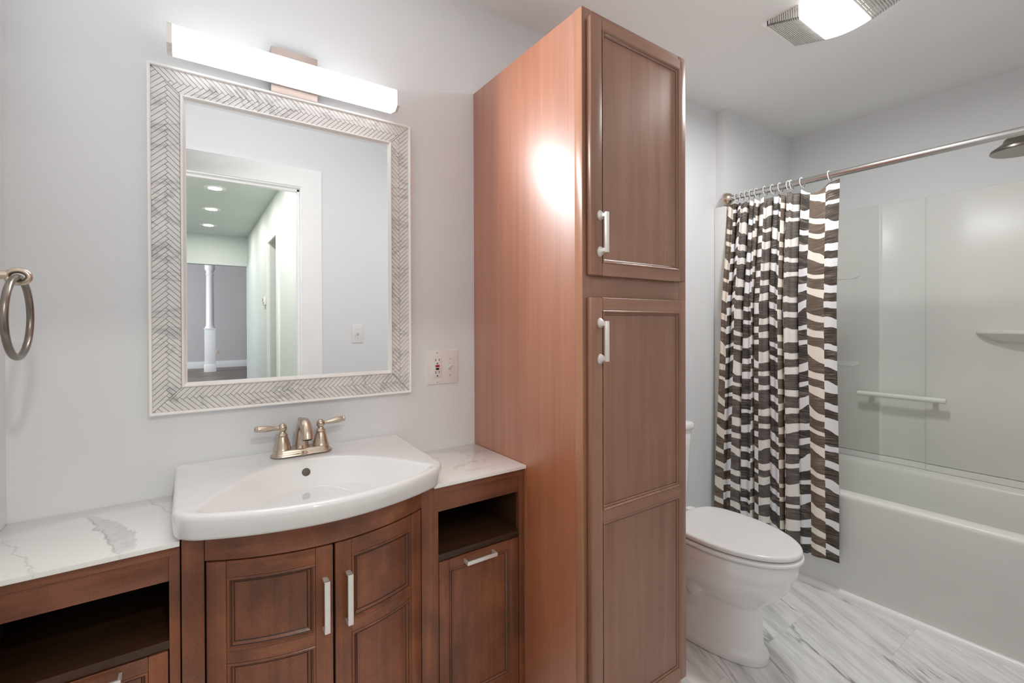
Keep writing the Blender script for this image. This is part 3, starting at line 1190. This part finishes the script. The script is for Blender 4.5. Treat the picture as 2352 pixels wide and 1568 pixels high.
rings = [sring([r_-.05 for r_ in ro], .8155, .05, False), sring([r_-.010 for r_ in ro], .8155, .055, False), sring([r_-.004 for r_ in ro], .8185, .05, False),
         sring([r_-.002 for r_ in ro], .824, .045, False), sring([r_-.0005 for r_ in ro], .845, .02), sring(ro, .862), sring([r_-.0008 for r_ in ro], .8675),
         sring([r_-.003 for r_ in ro], .8715), sring([r_-.007 for r_ in ro], .8738), sring([r_-.013 for r_ in ro], .8745)]
for g_, dz in ((.016, 0), (.009, -.0005), (.003, -.0022), (0, -.0045), (-.004, -.0085), (-.008, -.016)):
    rr = [min(l+g_, o_-.0135-(.016-g_)*.02) for l, o_ in zip(rl_, ro)]
    rings.append(sring(rr, .8745+dz))
for f_, z in ((.95, .850), (.9, .838), (.82, .822), (.72, .806), (.6, .791), (.47, .779), (.33, .770), (.2, .7655), (.09, .7645)):
    rings.append([(SCX+math.cos(a)*(l-.008)*f_, SCY+math.sin(a)*(l-.008)*f_, z) for a, l in zip(angs, rl_)])
sm = MB(); sm.loft(rings, caps=(True, True))
snk = thing('sink', (SCX, -.2, .815), 'white bow-fronted vanity-top sink on the brown vanity cabinet', 'sink')
build('basin', sm, PORC, snk, smooth=60)
t = MB(); t.lathe([(.0215, -.001), (.0215, .0012), (.017, .0018), (.016, .0), (.005, .001), (0, .001)], (SCX, SCY, .7655), n=28)
build('drain', t, NICK, snk)
ax_ = Vector((0, -.93, .36)).normalized()
t = MB(); t.lathe([(.0105, -.004), (.0105, .0010), (.0098, .0018), (.009, .0012), (0, .0016)], (.257, -.1425, .8485), ax_, 28)
build('overflow_ring', t, OVERF, snk)

# ------------------------------------------------------------------ faucet
FX, FY, FZ = .2605, -.068, .8835
fa = thing('faucet', (FX, FY, FZ), 'brushed nickel two-handle faucet on the back ledge of the sink', 'faucet')


def stadium(hx, hy, n=12, pinch=0.0):
    pts = []
    for i in range(n+1):
        a = -PI/2+PI*i/n
        pts.append((hx-hy+math.cos(a)*hy, math.sin(a)*hy))
    for i in range(n+1):
        a = PI/2+PI*i/n
        pts.append((-hx+hy+math.cos(a)*hy, math.sin(a)*hy))
    # subdivide long sides
    return pts


t = MB()
rg = []
for hx, hy, z in ((.0805, .0285, 0), (.0815, .0295, .002), (.0805, .0285, .0045), (.0780, .0265, .0055), (.0765, .0255, .0065), (.075, .0245, .010), (.0735, .0235, .0155), (.0725, .0225, .017), (.071, .021, .0176)):
    rg.append([(FX+a, FY+b, FZ+z) for a, b in stadium(hx, hy)])
t.loft(rg)
# centre boss under the spout
rg = []
for r_, z, dy in ((.029, .0, -.002), (.029, .003, -.002), (.0265, .0065, -.002), (.024, .012, 0), (.0195, .02, .001), (.0175, .024, .002)):
    rg.append([(FX+math.cos(a)*r_*.95, FY+dy+math.sin(a)*r_, FZ+z) for a in [2*PI*i/28 for i in range(28)]])
t.loft(rg)
build('base_plate', t, NICK, fa)
for sgn in (-1, 1):
    hx = FX+sgn*.0505
    t = MB()
    t.lathe([(.0222, .0160), (.0228, .0180), (.0216, .0200), (.0208, .023), (.0190, .033), (.0162, .044), (.0136, .0525), (.0120, .0550), (.0136, .0562), (.0142, .0580), (.0132, .0598), (.0108, .0620), (.0082, .067), (.0074, .0700)], (hx, FY, FZ), n=32)
    build('handle_body', t, NICK, fa)
    t = MB()
    t.lathe([(.0068, .066), (.0086, .069), (.0108, .0730), (.0116, .0770), (.0112, .0815), (.0090, .0860), (.0058, .0890), (.0024, .0908), (0, .0912)], (hx, FY, FZ), n=28)
    # lever
    dirv = Vector((sgn*1.0, -.10 if sgn < 0 else .05, .07 if sgn < 0 else .10)).normalized()
    t.lathe([(.0062, .004), (.0055, .012), (.0053, .017), (.0062, .024), (.0078, .034), (.0087, .045), (.0087, .053), (.0080, .061), (.0072, .0635), (.0079, .065), (.0077, .068), (.005, .0705), (0, .071)], Vector((hx, FY, FZ+.0780)), dirv, 20)
    build('lever', t, NICK, fa)
t = MB()
pts, rad = [], []
for (yy, zz, r_) in ((0, .018, .0190), (0, .026, .0182), (.001, .043, .0165), (.0005, .058, .0153), (-.004, .072, .0148), (-.013, .0830, .0146), (-.026, .0900, .0146), (-.040, .0915, .0148), (-.053, .0880, .0151), (-.064, .080, .0154), (-.072, .070, .0158), (-.0765, .060, .0161), (-.078, .0530, .0161)):
    pts.append((FX, FY+.004+yy, FZ+zz)); rad.append(r_)
t.tube(pts, rad, 24)
sp_ = build('spout', t, NICK, fa, smooth=50)
t = MB(); t.lathe([(.0125, 0), (.0125, -.0015), (.011, -.0018), (0, -.001)], (FX, FY+.004-.078, FZ+.0533), n=20)
build('aerator', t, NICKD, sp_)
t = MB(); t.lathe([(.0025, .06), (.0025, .098), (.0055, .1), (.0065, .104), (.0055, .108), (0, .1095)], (FX, FY+.026, FZ-.012), n=16)
t.lathe([(.0025, .03), (.0025, .075)], (FX, FY+.026, FZ-.012), n=12)
build('lift_rod', t, NICK, fa)

# ------------------------------------------------------------------ towel ring on the left wall
tr = thing('towel_ring', (XL, -.29, 1.34), 'brushed nickel towel ring hanging on the left wall', 'towel ring')
t = MB()
t.lathe([(.030, 0), (.030, .003), (.027, .006), (.020, .010), (.0155, .013), (.0135, .018), (.0150, .0205), (.0148, .023), (.0125, .028), (.0095, .042), (.0080, .060), (.0072, .070)], (XL, -.29, 1.342), (1, 0, 0), 32)
build('post', t, NICK, tr)
t = MB()
pts = []
for i in range(24):
    a = 2*PI*i/24
    pts.append((XL+.0830+.0145*math.cos(a), -.29, 1.340+.0115*math.sin(a)))
t.tube(pts, .0052, 14, closed=True)
build('hanging_loop', t, NICK, tr)
t = MB()
pts = []
for i in range(72):
    a = 2*PI*i/72
    yy = .0790*math.sin(a); zz = -.0730+.0730*math.cos(a)
    pts.append((XL+.083+.05*(zz)*.12, -.29+yy, 1.3385+zz))
t.tube(pts, .0058, 16, closed=True)
build('ring', t, NICKD, tr)

# ------------------------------------------------------------------ toilet
tl = thing('toilet', (1.72, -.38, 0), 'white two-piece toilet with closed lid between tall cabinet and tub', 'toilet')
TCX = 1.72


def egg(yf, yb, hw, z, n=56, pf=2.0, pb=2.6, ymid=None):
    """plan outline: front (negative y) elliptical, back squarer"""
    if ymid is None:
        ymid = yf+(yb-yf)*.5
    pts = []
    for i in range(n):
        a = 2*PI*i/n
        c_, s_ = math.cos(a), math.sin(a)
        if s_ <= 0:
            e = 2/pf; ry = ymid-yf
        else:
            e = 2/pb; ry = yb-ymid
        x = TCX+math.copysign(abs(c_)**e, c_)*hw
        y = ymid+math.copysign(abs(s_)**e, s_)*ry
        pts.append((x, y, z))
    return pts


t = MB()
secs = [(-.640, -.10, .114, .000, 2.2, 3.5, -.35), (-.644, -.10, .118, .006, 2.2, 3.5, -.35), (-.643, -.10, .118, .028, 2.2, 3.5, -.35), (-.638, -.102, .113, .037, 2.2, 3.5, -.35),
        (-.628, -.105, .104, .043, 2.3, 3.5, -.36), (-.624, -.108, .100, .055, 2.3, 3.5, -.36), (-.622, -.112, .096, .10, 2.3, 3.3, -.37), (-.621, -.118, .091, .15, 2.3, 3.2, -.38),
        (-.622, -.12, .088, .190, 2.3, 3.0, -.39), (-.625, -.12, .089, .203, 2.2, 3.0, -.40), (-.634, -.12, .097, .214, 2.15, 3.0, -.41), (-.653, -.12, .115, .230, 2.1, 3.0, -.42), (-.680, -.12, .137, .256, 2.05, 3.0, -.44),
        (-.704, -.11, .155, .287, 2.0, 3.0, -.46), (-.722, -.10, .166, .322, 2.0, 3.0, -.47), (-.729, -.10, .170, .342, 2.0, 3.0, -.47), (-.737, -.10, .1755, .349, 2.0, 3.0, -.47), (-.741, -.10, .178, .372, 2.0, 3.0, -.47), (-.742, -.10, .178, .398, 2.0, 3.0, -.47), (-.738, -.10, .175, .406, 2.0, 3.0, -.47), (-.73, -.11, .168, .409, 2.0, 3.0, -.47)]
t.loft([egg(a, b, c_, d_, 64, e, f_, g_) for a, b, c_, d_, e, f_, g_ in secs])
build('bowl', t, PORC, tl, smooth=60)
# visible trapway relief on the left flank
t = MB()
pts = []
for k in range(15):
    u_ = k/14
    pts.append((TCX-.072, -.42+.27*u_, .12+.17*math.sin(PI*(.15+.85*u_))))
t.tube(pts, [.045+.004*math.sin(PI*k/14) for k in range(15)], 18)
build('trapway', t, PORC, tl)


def seat(z0, z1, grow, name, mat, dome=0.0):
    mb = MB()
    h = z1-z0
    yf, yb, hw, ym = -.756-grow, -.295, .1775+grow, -.485
    def eg(ins, z):
        return egg(yf+ins, yb-ins, hw-ins, z, 72, 2.0, 3.4, ym)
    rg = [eg(.02, z0), eg(.004, z0), eg(.0008, z0+h*.18), eg(0, z0+h*.45), eg(.0012, z0+h*.75), eg(.005, z0+h*.95), eg(.012, z1)]
    if dome:
        rg += [eg(.04, z1+dome*.5), eg(.08, z1+dome*.8), eg(.13, z1+dome)]
    mb.loft(rg)
    return build(name, mb, mat, tl, smooth=50)


seat(.4135, .4285, .003, 'seat', SEATM)
seat(.4335, .4520, -.002, 'seat_lid', SEATM, .003)
for sx in (-.07, .07):
    build('seat_hinge', onebox(TCX+sx-.022, TCX+sx+.022, -.298, -.262, .409, .446, .006), SEATM, tl)
for sx in (-.06, .06):
    t = MB(); t.lathe([(.007, 0), (.007, .006)], (TCX+sx, -.70, .4285), n=14)
    build('bumper', t, SEATM, tl)
    t = MB(); t.lathe([(.006, -.006), (.0065, 0)], (TCX+sx*1.6, -.66, .4140), n=14)
    build('bumper', t, SEATM, tl)


def rrect(cx_, cy_, hx, hy, r_, z, n=6):
    pts = []
    for (sx, sy, a0) in ((1, 1, 0), (-1, 1, PI/2), (-1, -1, PI), (1, -1, 3*PI/2)):
        for i in range(n+1):
            a = a0+PI/2*i/n
            pts.append((cx_+sx*(hx-r_)+math.cos(a)*r_, cy_+sy*(hy-r_)+math.sin(a)*r_, z))
    return pts


t = MB()
t.loft([rrect(TCX, -.115, hx, hy, .035, z) for hx, hy, z in ((.150, .075, .405), (.17, .085, .412), (.180, .088, .44), (.190, .091, .55), (.199, .094, .68), (.206, .096, .755), (.204, .094, .758))])
build('tank', t, PORC, tl, smooth=50)
t = MB()
t.loft([rrect(TCX, -.115, hx, hy, .035, z) for hx, hy, z in ((.208, .098, .758), (.2125, .1025, .761), (.215, .105, .768), (.215, .105, .780), (.2125, .1025, .788), (.205, .095, .792), (.19, .08, .7935))])
build('tank_lid', t, PORC, tl, smooth=50)
t = MB()
t.lathe([(.010, 0), (.010, .010), (.006, .012)], (TCX-.155, -.2085, .715), (0, -1, 0), 16)
t.tube([(TCX-.155, -.220, .715), (TCX-.13, -.226, .713), (TCX-.095, -.228, .708)], [.005, .006, .0055], 12)
build('flush_lever', t, CHROME, tl)

# ------------------------------------------------------------------ bathtub
bt = thing('bathtub', (2.82, -.82, 0), 'white built-in bathtub along the right wall', 'bathtub')
TBX0, TBX1, TBY0, TBY1 = XJ, XT-.001, YB+.001, YA-.001


def rect_ring(x0, x1, y0, y1, r_, z, n=5):
    return rrect((x0+x1)/2, (y0+y1)/2, (x1-x0)/2, (y1-y0)/2, r_, z, n)


t = MB()
S = [(0, .0, .001, 0), (0, .0, .001, .078), (-.006, 0, .001, .086), (-.006, 0, .001, .44), (-.008, 0, .001, .452), (-.007, 0, .001, .462), (-.002, 0, .001, .4695), (.006, 0, .002, .472),
     (.058, .07, .04, .472), (.066, .078, .05, .4695), (.072, .084, .06, .462), (.076, .09, .07, .45), (.088, .10, .09, .35), (.105, .115, .10, .22), (.13, .14, .12, .15), (.17, .18, .10, .125), (.24, .24, .06, .12)]
rg = []
for fx_, bx_, rr_, z in S:
    ends = max(0.0, bx_)*1.15
    rg.append(rect_ring(TBX0+fx_, TBX1-bx_, TBY0+ends, TBY1-ends, max(rr_, .001), z))
t.loft(rg)
build('basin', t, ACRYL, bt, smooth=45)
t = MB(); t.lathe([(.03, 0), (.03, .002), (.02, .0025), (0, .002)], (2.8, -1.30, .1205), n=24)
build('drain', t, CHROME, bt)
# quarter round along the foot of the tub
t = MB()
prof = [(0, 0), (-.017, 0), (-.017, .012), (-.0155, .020), (-.011, .026), (-.005, .0295), (0, .030)]
rows = [[(XJ+a, yy, b) for a, b in prof] for yy in (YB+.001, -.0005)]
t.loft([rows[0], rows[1]])
o = build('trim_1', t, TRIMW); tag(o, kind='structure')

# ------------------------------------------------------------------ tub surround
su = thing('tub_surround', (2.9, -.8, .475), 'glossy white moulded tub surround panels above the bathtub', 'tub surround')
SZ0, SZ1 = .4735, 1.910
t = MB()
# plan profile of the long back panel, (y, x of its face)
pl = [(YA-.002, 3.165), (-.10, 3.173), (-.16, 3.1775), (-.528, 3.1775), (-.532, 3.1745), (-.5365, 3.1735), (-.541, 3.1755), (-.545, 3.1825), (-.548, 3.184), (-.728, 3.184), (-.732, 3.183), (-.7355, 3.178), (-.740, 3.1765), (-.90, 3.1765), (-1.40, 3.1765), (-1.50, 3.172), (YB+.002, 3.165)]
rows = []
for z, d_ in ((SZ0, .0015), (SZ0+.0300, .0015), (SZ0+.0320, .0025), (SZ0+.0326, .0125), (SZ0+.0348, .0125), (SZ0+.0354, .001), (SZ0+.0375, 0), (SZ1-.006, 0), (SZ1-.001, .0025), (SZ1, .006), (SZ1, .0195)):
    rows.append([(min(x+d_, XT-.0012), y, z) for y, x in pl])
t.quadgrid(rows)
build('back_panel', t, ACRYL, su, smooth=50)
for (yy, sg) in ((YA, -1), (YB, 1)):
    ys = sorted((yy+sg*.001, yy+sg*.019))
    build('end_panel', onebox(2.4525, 3.172, ys[0], ys[1], SZ0, SZ1-.015, .004), ACRYL, su)
t = MB()
t.box(2.427, 2.4515, YA-.012, YA-.001, SZ0, SZ1-.015, .004)
t.box(2.427, XJ-.0015, YA-.005, -.0015, SZ0, SZ1-.015, .003)
build('edge_flange', t, ACRYL, su)


def corner_shelf(z):
    mb = MB()
    x1, y1 = 3.176, YA-.02
    n = 20
    def ring(g_, z_):
        pts = [(x1, y1, z_)]
        for i in range(n+1):
            a = PI/2*i/n
            L = .31-g_
            pts.append((x1-L*.72*(1-math.sin(a))**1.3, y1-(.365-g_)*(1-math.cos(a))**1.3, z_))
        return pts
    mb.loft([ring(.03, z-.03), ring(.01, z-.022), ring(0, z-.012), ring(0, z-.004), ring(.004, z)])
    return mb


build('corner_shelf', corner_shelf(1.535), ACRYL, su)
build('corner_shelf', corner_shelf(1.025), ACRYL, su)
t = MB()
def half_ring(L, D, z, n=28):
    return [(3.178-D*max(0, math.sin(PI*i/n))**.9, -1.27+L*math.cos(PI*i/n), z) for i in range(n+1)]
t.loft([half_ring(.27, .02, 1.150), half_ring(.31, .075, 1.180), half_ring(.335, .096, 1.190), half_ring(.345, .104, 1.196), half_ring(.345, .104, 1.203), half_ring(.34, .100, 1.210), half_ring(.33, .09, 1.213)])
build('ledge_shelf', t, ACRYL, su, smooth=50)

# towel bar on the surround
tb = thing('towel_bar', (3.13, -.64, .84), 'white horizontal bar on the tub surround back wall', 'towel bar')
t = MB(); t.tube([(3.118, -.452, .851), (3.118, -.828, .851)], .0135, 20)
build('bar', t, ACRYL, tb)
for yy in (-.505, -.775):
    t = MB(); t.box(3.112, 3.1835 if yy < -.54 else 3.177, yy-.012, yy+.012, .839, .856, .003)
    build('post', t, ACRYL, tb)

# ------------------------------------------------------------------ shower head
sh = thing('wall_shower', (2.82, -1.13, 1.95), 'dark brushed nickel shower head high at right edge, behind the rod', 'shower head')
t = MB()
t.lathe([(.030, .0), (.094, 0), (.098, .003), (.096, .012), (.090, .017)], (2.82, -1.128, 1.955), n=44)
t.lathe([(0, .006), (.085, .006), (.085, .002)], (2.82, -1.128, 1.955), n=44)
build('spray_face', t, NICKD, sh)
t = MB()
t.lathe([(.088, .0165), (.080, .024), (.066, .034), (.062, .038), (.060, .040), (.056, .052), (.046, .062), (.032, .070), (.022, .074), (0, .076)], (2.82, -1.128, 1.955), n=44)
build('shower_head', t, NICKD, sh, smooth=50)
t = MB(); t.tube([(2.82, -1.13, 2.02), (2.82, -1.17, 2.035), (2.82, -1.22, 2.045), (2.82, -1.32, 2.065), (2.82, -1.45, 2.07), (2.82, YB+.003, 2.06)], [.03, .024, .015, .011, .0105, .0105], 18)
build('arm', t, NICKD, sh)
t = MB(); t.lathe([(.030, 0), (.028, .006), (.014, .012)], (2.82, YB, 2.06), (0, 1, 0), 24)
build('wall_flange', t, NICKD, sh)
t = MB(); t.tube([(2.738, -1.17, 1.966), (2.727, -1.176, 1.957), (2.722, -1.179, 1.946)], [.004, .005, .006], 12)
build('spray_lever', t, NICKD, sh)

# ------------------------------------------------------------------ curtain rod, rings and curtain
RX, RZ = XJ+.001, 1.933
rod = thing('curtain_rod', (RX, -.8, RZ), 'polished steel shower curtain rod across the tub opening', 'curtain rod')
t = MB(); t.tube([(RX, -.195, RZ), (RX, YB+.004, RZ)], .0150, 24)
build('outer_tube', t, CHROME, rod)
t = MB(); t.tube([(RX, YA-.004, RZ), (RX, -.196, RZ)], .0118, 24)
build('inner_tube', t, CHROME, rod)
for yy, sg in ((YA, -1), (YB, 1)):
    t = MB(); t.lathe([(.036, .001), (.0365, .004), (.0355, .012), (.0325, .022), (.0275, .031), (.021, .037), (.0165, .040), (.0165, .046), (.0135, .047)], (RX+.001, yy, RZ), (0, sg, 0), 32)
    build('end_flange', t, NICK, rod)

ringy = [-.568, -.450, -.402, -.390, -.349, -.313, -.274, -.232, -.205, -.178, -.150, -.122]
first = None
words = ['nearest clear curtain ring, by the free edge of the curtain', 'second clear curtain ring from the free edge, well apart from others']
for i, yy in enumerate(ringy):
    lab = words[i] if i < 2 else 'clear plastic curtain ring in the bunch near the rod flange'
    if i >= 2:
        grp = 'clear rings bunched at the wall end of the rod'
    else:
        grp = 'clear rings at the spread end of the rod'
    if first is None:
        t = MB()
        pts = []
        for k in range(28):
            a = 2*PI*k/28
            pts.append((RX+.0185*math.cos(a), yy+.004*math.sin(a), RZ-.0050+.0245*math.sin(a)))
        t.tube(pts, .0021, 8, closed=True)
        t.lathe([(.004, -.004), (.0055, 0), (.004, .004)], (RX, yy+.004, RZ+.0190), (0, 1, 0), 10)
        o = build('curtain_ring', t, CLEAR, loc=(RX, yy, RZ-.03))
        first = o
    else:
        o = first.copy(); COL.objects.link(o); o.location = (RX, yy, RZ-.03)
        o.rotation_euler = (0, 0, random.uniform(-.25, .25))
    tag(o, lab, 'curtain ring', grp)

NS = 480
NPL = 6          # pleats in the gathered part
SF0 = .235       # part of the cloth that hangs flat at the free edge
ZT, ZB = 1.897, .163


def interp(xs, ys, x):
    if x <= xs[0]:
        return ys[0]
    for i in range(len(xs)-1):
        if x <= xs[i+1]:
            k = (x-xs[i])/(xs[i+1]-xs[i])
            return ys[i]+(ys[i+1]-ys[i])*k
    return ys[-1]


def sm_(k):
    k = min(1, max(0, k))
    return k*k*(3-2*k)


pl_s = [0, SF0]+[SF0+(1-SF0)*k/NPL for k in range(1, NPL+1)]
top_y = [-.613, -.448, -.385, -.322, -.256, -.196, -.136, -.080]
bot_y = [-.622, -.476, -.405, -.330, -.252, -.176, -.100, -.026]
ptop = [.022, .032, .026, .034, .024, .026]
pbot = [.004, .026, .005, .024, .005, .004]
prev_mid = None
svals = [i/NS for i in range(NS+1)]


def pleat(s, w):
    if s < SF0:
        return 0.0
    q = (s-SF0)/(1-SF0)*NPL
    k = min(NPL-1, int(q)); f = q-k
    c = .13
    v = math.exp(-((f-c)/.075)**2)
    e_ = sm_(w*1.15)
    d = ptop[k]*(1-e_)+pbot[k]*e_
    return d*(v*2.0-.20*math.sin(PI*max(0, (f-.26)/.74))-.16*math.sin(3*PI*max(0, (f-.26)/.74)))


gaps = sorted(ringy)
rows = []
NZ = 76
for j in range(NZ+1):
    w = j/NZ
    zf = ZT+(ZB-ZT)*w
    e = sm_(w*.9+.02)
    rr = []
    for i, s in enumerate(svals):
        yy = interp(pl_s, top_y, s)*(1-e)+interp(pl_s, bot_y, s)*e
        tw = min(1, w*3.2)
        xc = (RX-.010)*(1-tw)+2.382*tw+.016*tw*(1-sm_(s/.25))
        x = xc+pleat(s, w)
        x += (.0075*math.sin(s*27+.5+1.1*w)+.003*math.sin(s*60-3*w))*(.5+.5*w)
        yy += .005*math.sin(s*40+w*5)*w*(1-w)*2
        # top hem droops between neighbouring rings
        yt = interp(pl_s, top_y, s)
        sag = 0.0
        for a, b in zip(gaps[:-1], gaps[1:]):
            if a <= yt <= b:
                f = (yt-a)/(b-a)
                sag = 4*f*(1-f)*min(.034, .003+.24*(b-a))
        if yt < gaps[0]:
            sag = -.010*(gaps[0]-yt)/.045
        z = zf-sag*(1-w)**3+(.003*math.sin(s*19) if w > .9 else 0)*(w-.9)*10
        if z < .50:
            x = min(x, XJ-.013)
        rr.append((x, min(yy, -.010), z))
    rows.append(rr)
# cloth length measured along the middle of the curtain drives the print
mid = rows[int(NZ*.8)]
ulen = [0.0]
for a, b in zip(mid[:-1], mid[1:]):
    ulen.append(ulen[-1]+math.hypot(b[0]-a[0], b[1]-a[1]))
cm = MB()
cm.quadgrid(rows)
uvl = cm.bm.loops.layers.uv.new('uv')
cm.bm.verts.ensure_lookup_table()
for idx, v in enumerate(cm.bm.verts):
    i = idx % (NS+1); j = idx//(NS+1)
    for lp in v.link_loops:
        lp[uvl].uv = (ulen[i]+.006, (1-j/NZ)*(ZT-ZB))
cur = build('shower_curtain', cm, CURT, smooth=180, weld=False)
cur.modifiers.new('cloth_thickness', 'SOLIDIFY').thickness = .0012
tag(cur, 'white shower curtain printed with dark brown and black brush dabs, drawn to the wall', 'shower curtain')

# ------------------------------------------------------------------ ceiling fan light
cf = thing('ceiling_fan_light', (1.99, -.76, H), 'white ceiling exhaust fan with lit centre lens and ribbed grilles', 'ceiling light')
CX0, CX1 = 1.875, 2.108


def fz(y):
    """underside height along the fixture: wedge ends, flat middle"""
    d = abs(y+.760)
    if d < .075:
        return H-.054
    return H-.054+(d-.075)/(.215-.075)*.040


t = MB()
t.box(CX0+.012, CX1-.012, -.955, -.565, H-.008, H-.001, .001)
t.prism([(-.548, H-.001), (-.546, H-.010), (-.551, H-.0155), (-.566, H-.019), (-.5735, H-.013), (-.5735, H-.001)], CX0, CX1, .001, axis='x')
t.prism([(-.972, H-.001), (-.974, H-.010), (-.969, H-.0155), (-.954, H-.019), (-.9465, H-.013), (-.9465, H-.001)], CX0, CX1, .001, axis='x')
build('housing', t, TRIMW, cf)
for a, b in ((-.567, -.686), (-.953, -.834)):
    t = MB()
    n = 15
    for i in range(n):
        y = a+(b-a)*(i+.3)/n
        z = fz(y)
        t.box(CX0, CX1, y-.0020, y+.0020, z, z+.008, .0006)
        for xx in (CX0, CX1-.004):
            t.box(xx, xx+.004, y-.0020, y+.0020, z, H-.001)
    for xx in (CX0+.060, CX0+.115, CX0+.170):
        t.loft([[(xx, a, fz(a)+.003), (xx+.003, a, fz(a)+.003), (xx+.003, a, fz(a)+.007), (xx, a, fz(a)+.007)],
                [(xx, b, fz(b)+.003), (xx+.003, b, fz(b)+.003), (xx+.003, b, fz(b)+.007), (xx, b, fz(b)+.007)]])
    build('grille', t, plain('grille_plastic', (224, 223, 219), .4), cf)
    y0, y1 = sorted((a, b))
    t = MB(); t.box(CX0+.006, CX1-.006, y0, y1, H-.014, H-.0085)
    build('grille_shadow_pan', t, plain('grille_shade_grey', (128, 124, 116), .5), cf)  # grey sheet above the slats, coloured to stand in for shade in the slots
t = MB()
rg = []
for y in [-.686-.148*i/12 for i in range(13)]:
    k = (y+.760)/.074
    zz = H-.056-.010*(1-k*k)
    rg.append([(CX0-.001, y, H-.002), (CX0-.001, y, zz+.010), (CX0+.004, y, zz+.003), (CX0+.012, y, zz), ((CX0+CX1)/2, y, zz-.003), (CX1-.012, y, zz), (CX1-.004, y, zz+.003), (CX1+.001, y, zz+.010), (CX1+.001, y, H-.002)])
t.loft(rg)
build('lens', t, LENS, cf, smooth=50)
lamp('fan_lens_lamp', ((CX0+CX1)/2, -.760, H-.0705), (0, 0, 0), .205, .125, 3.4, (1, .995, .975))
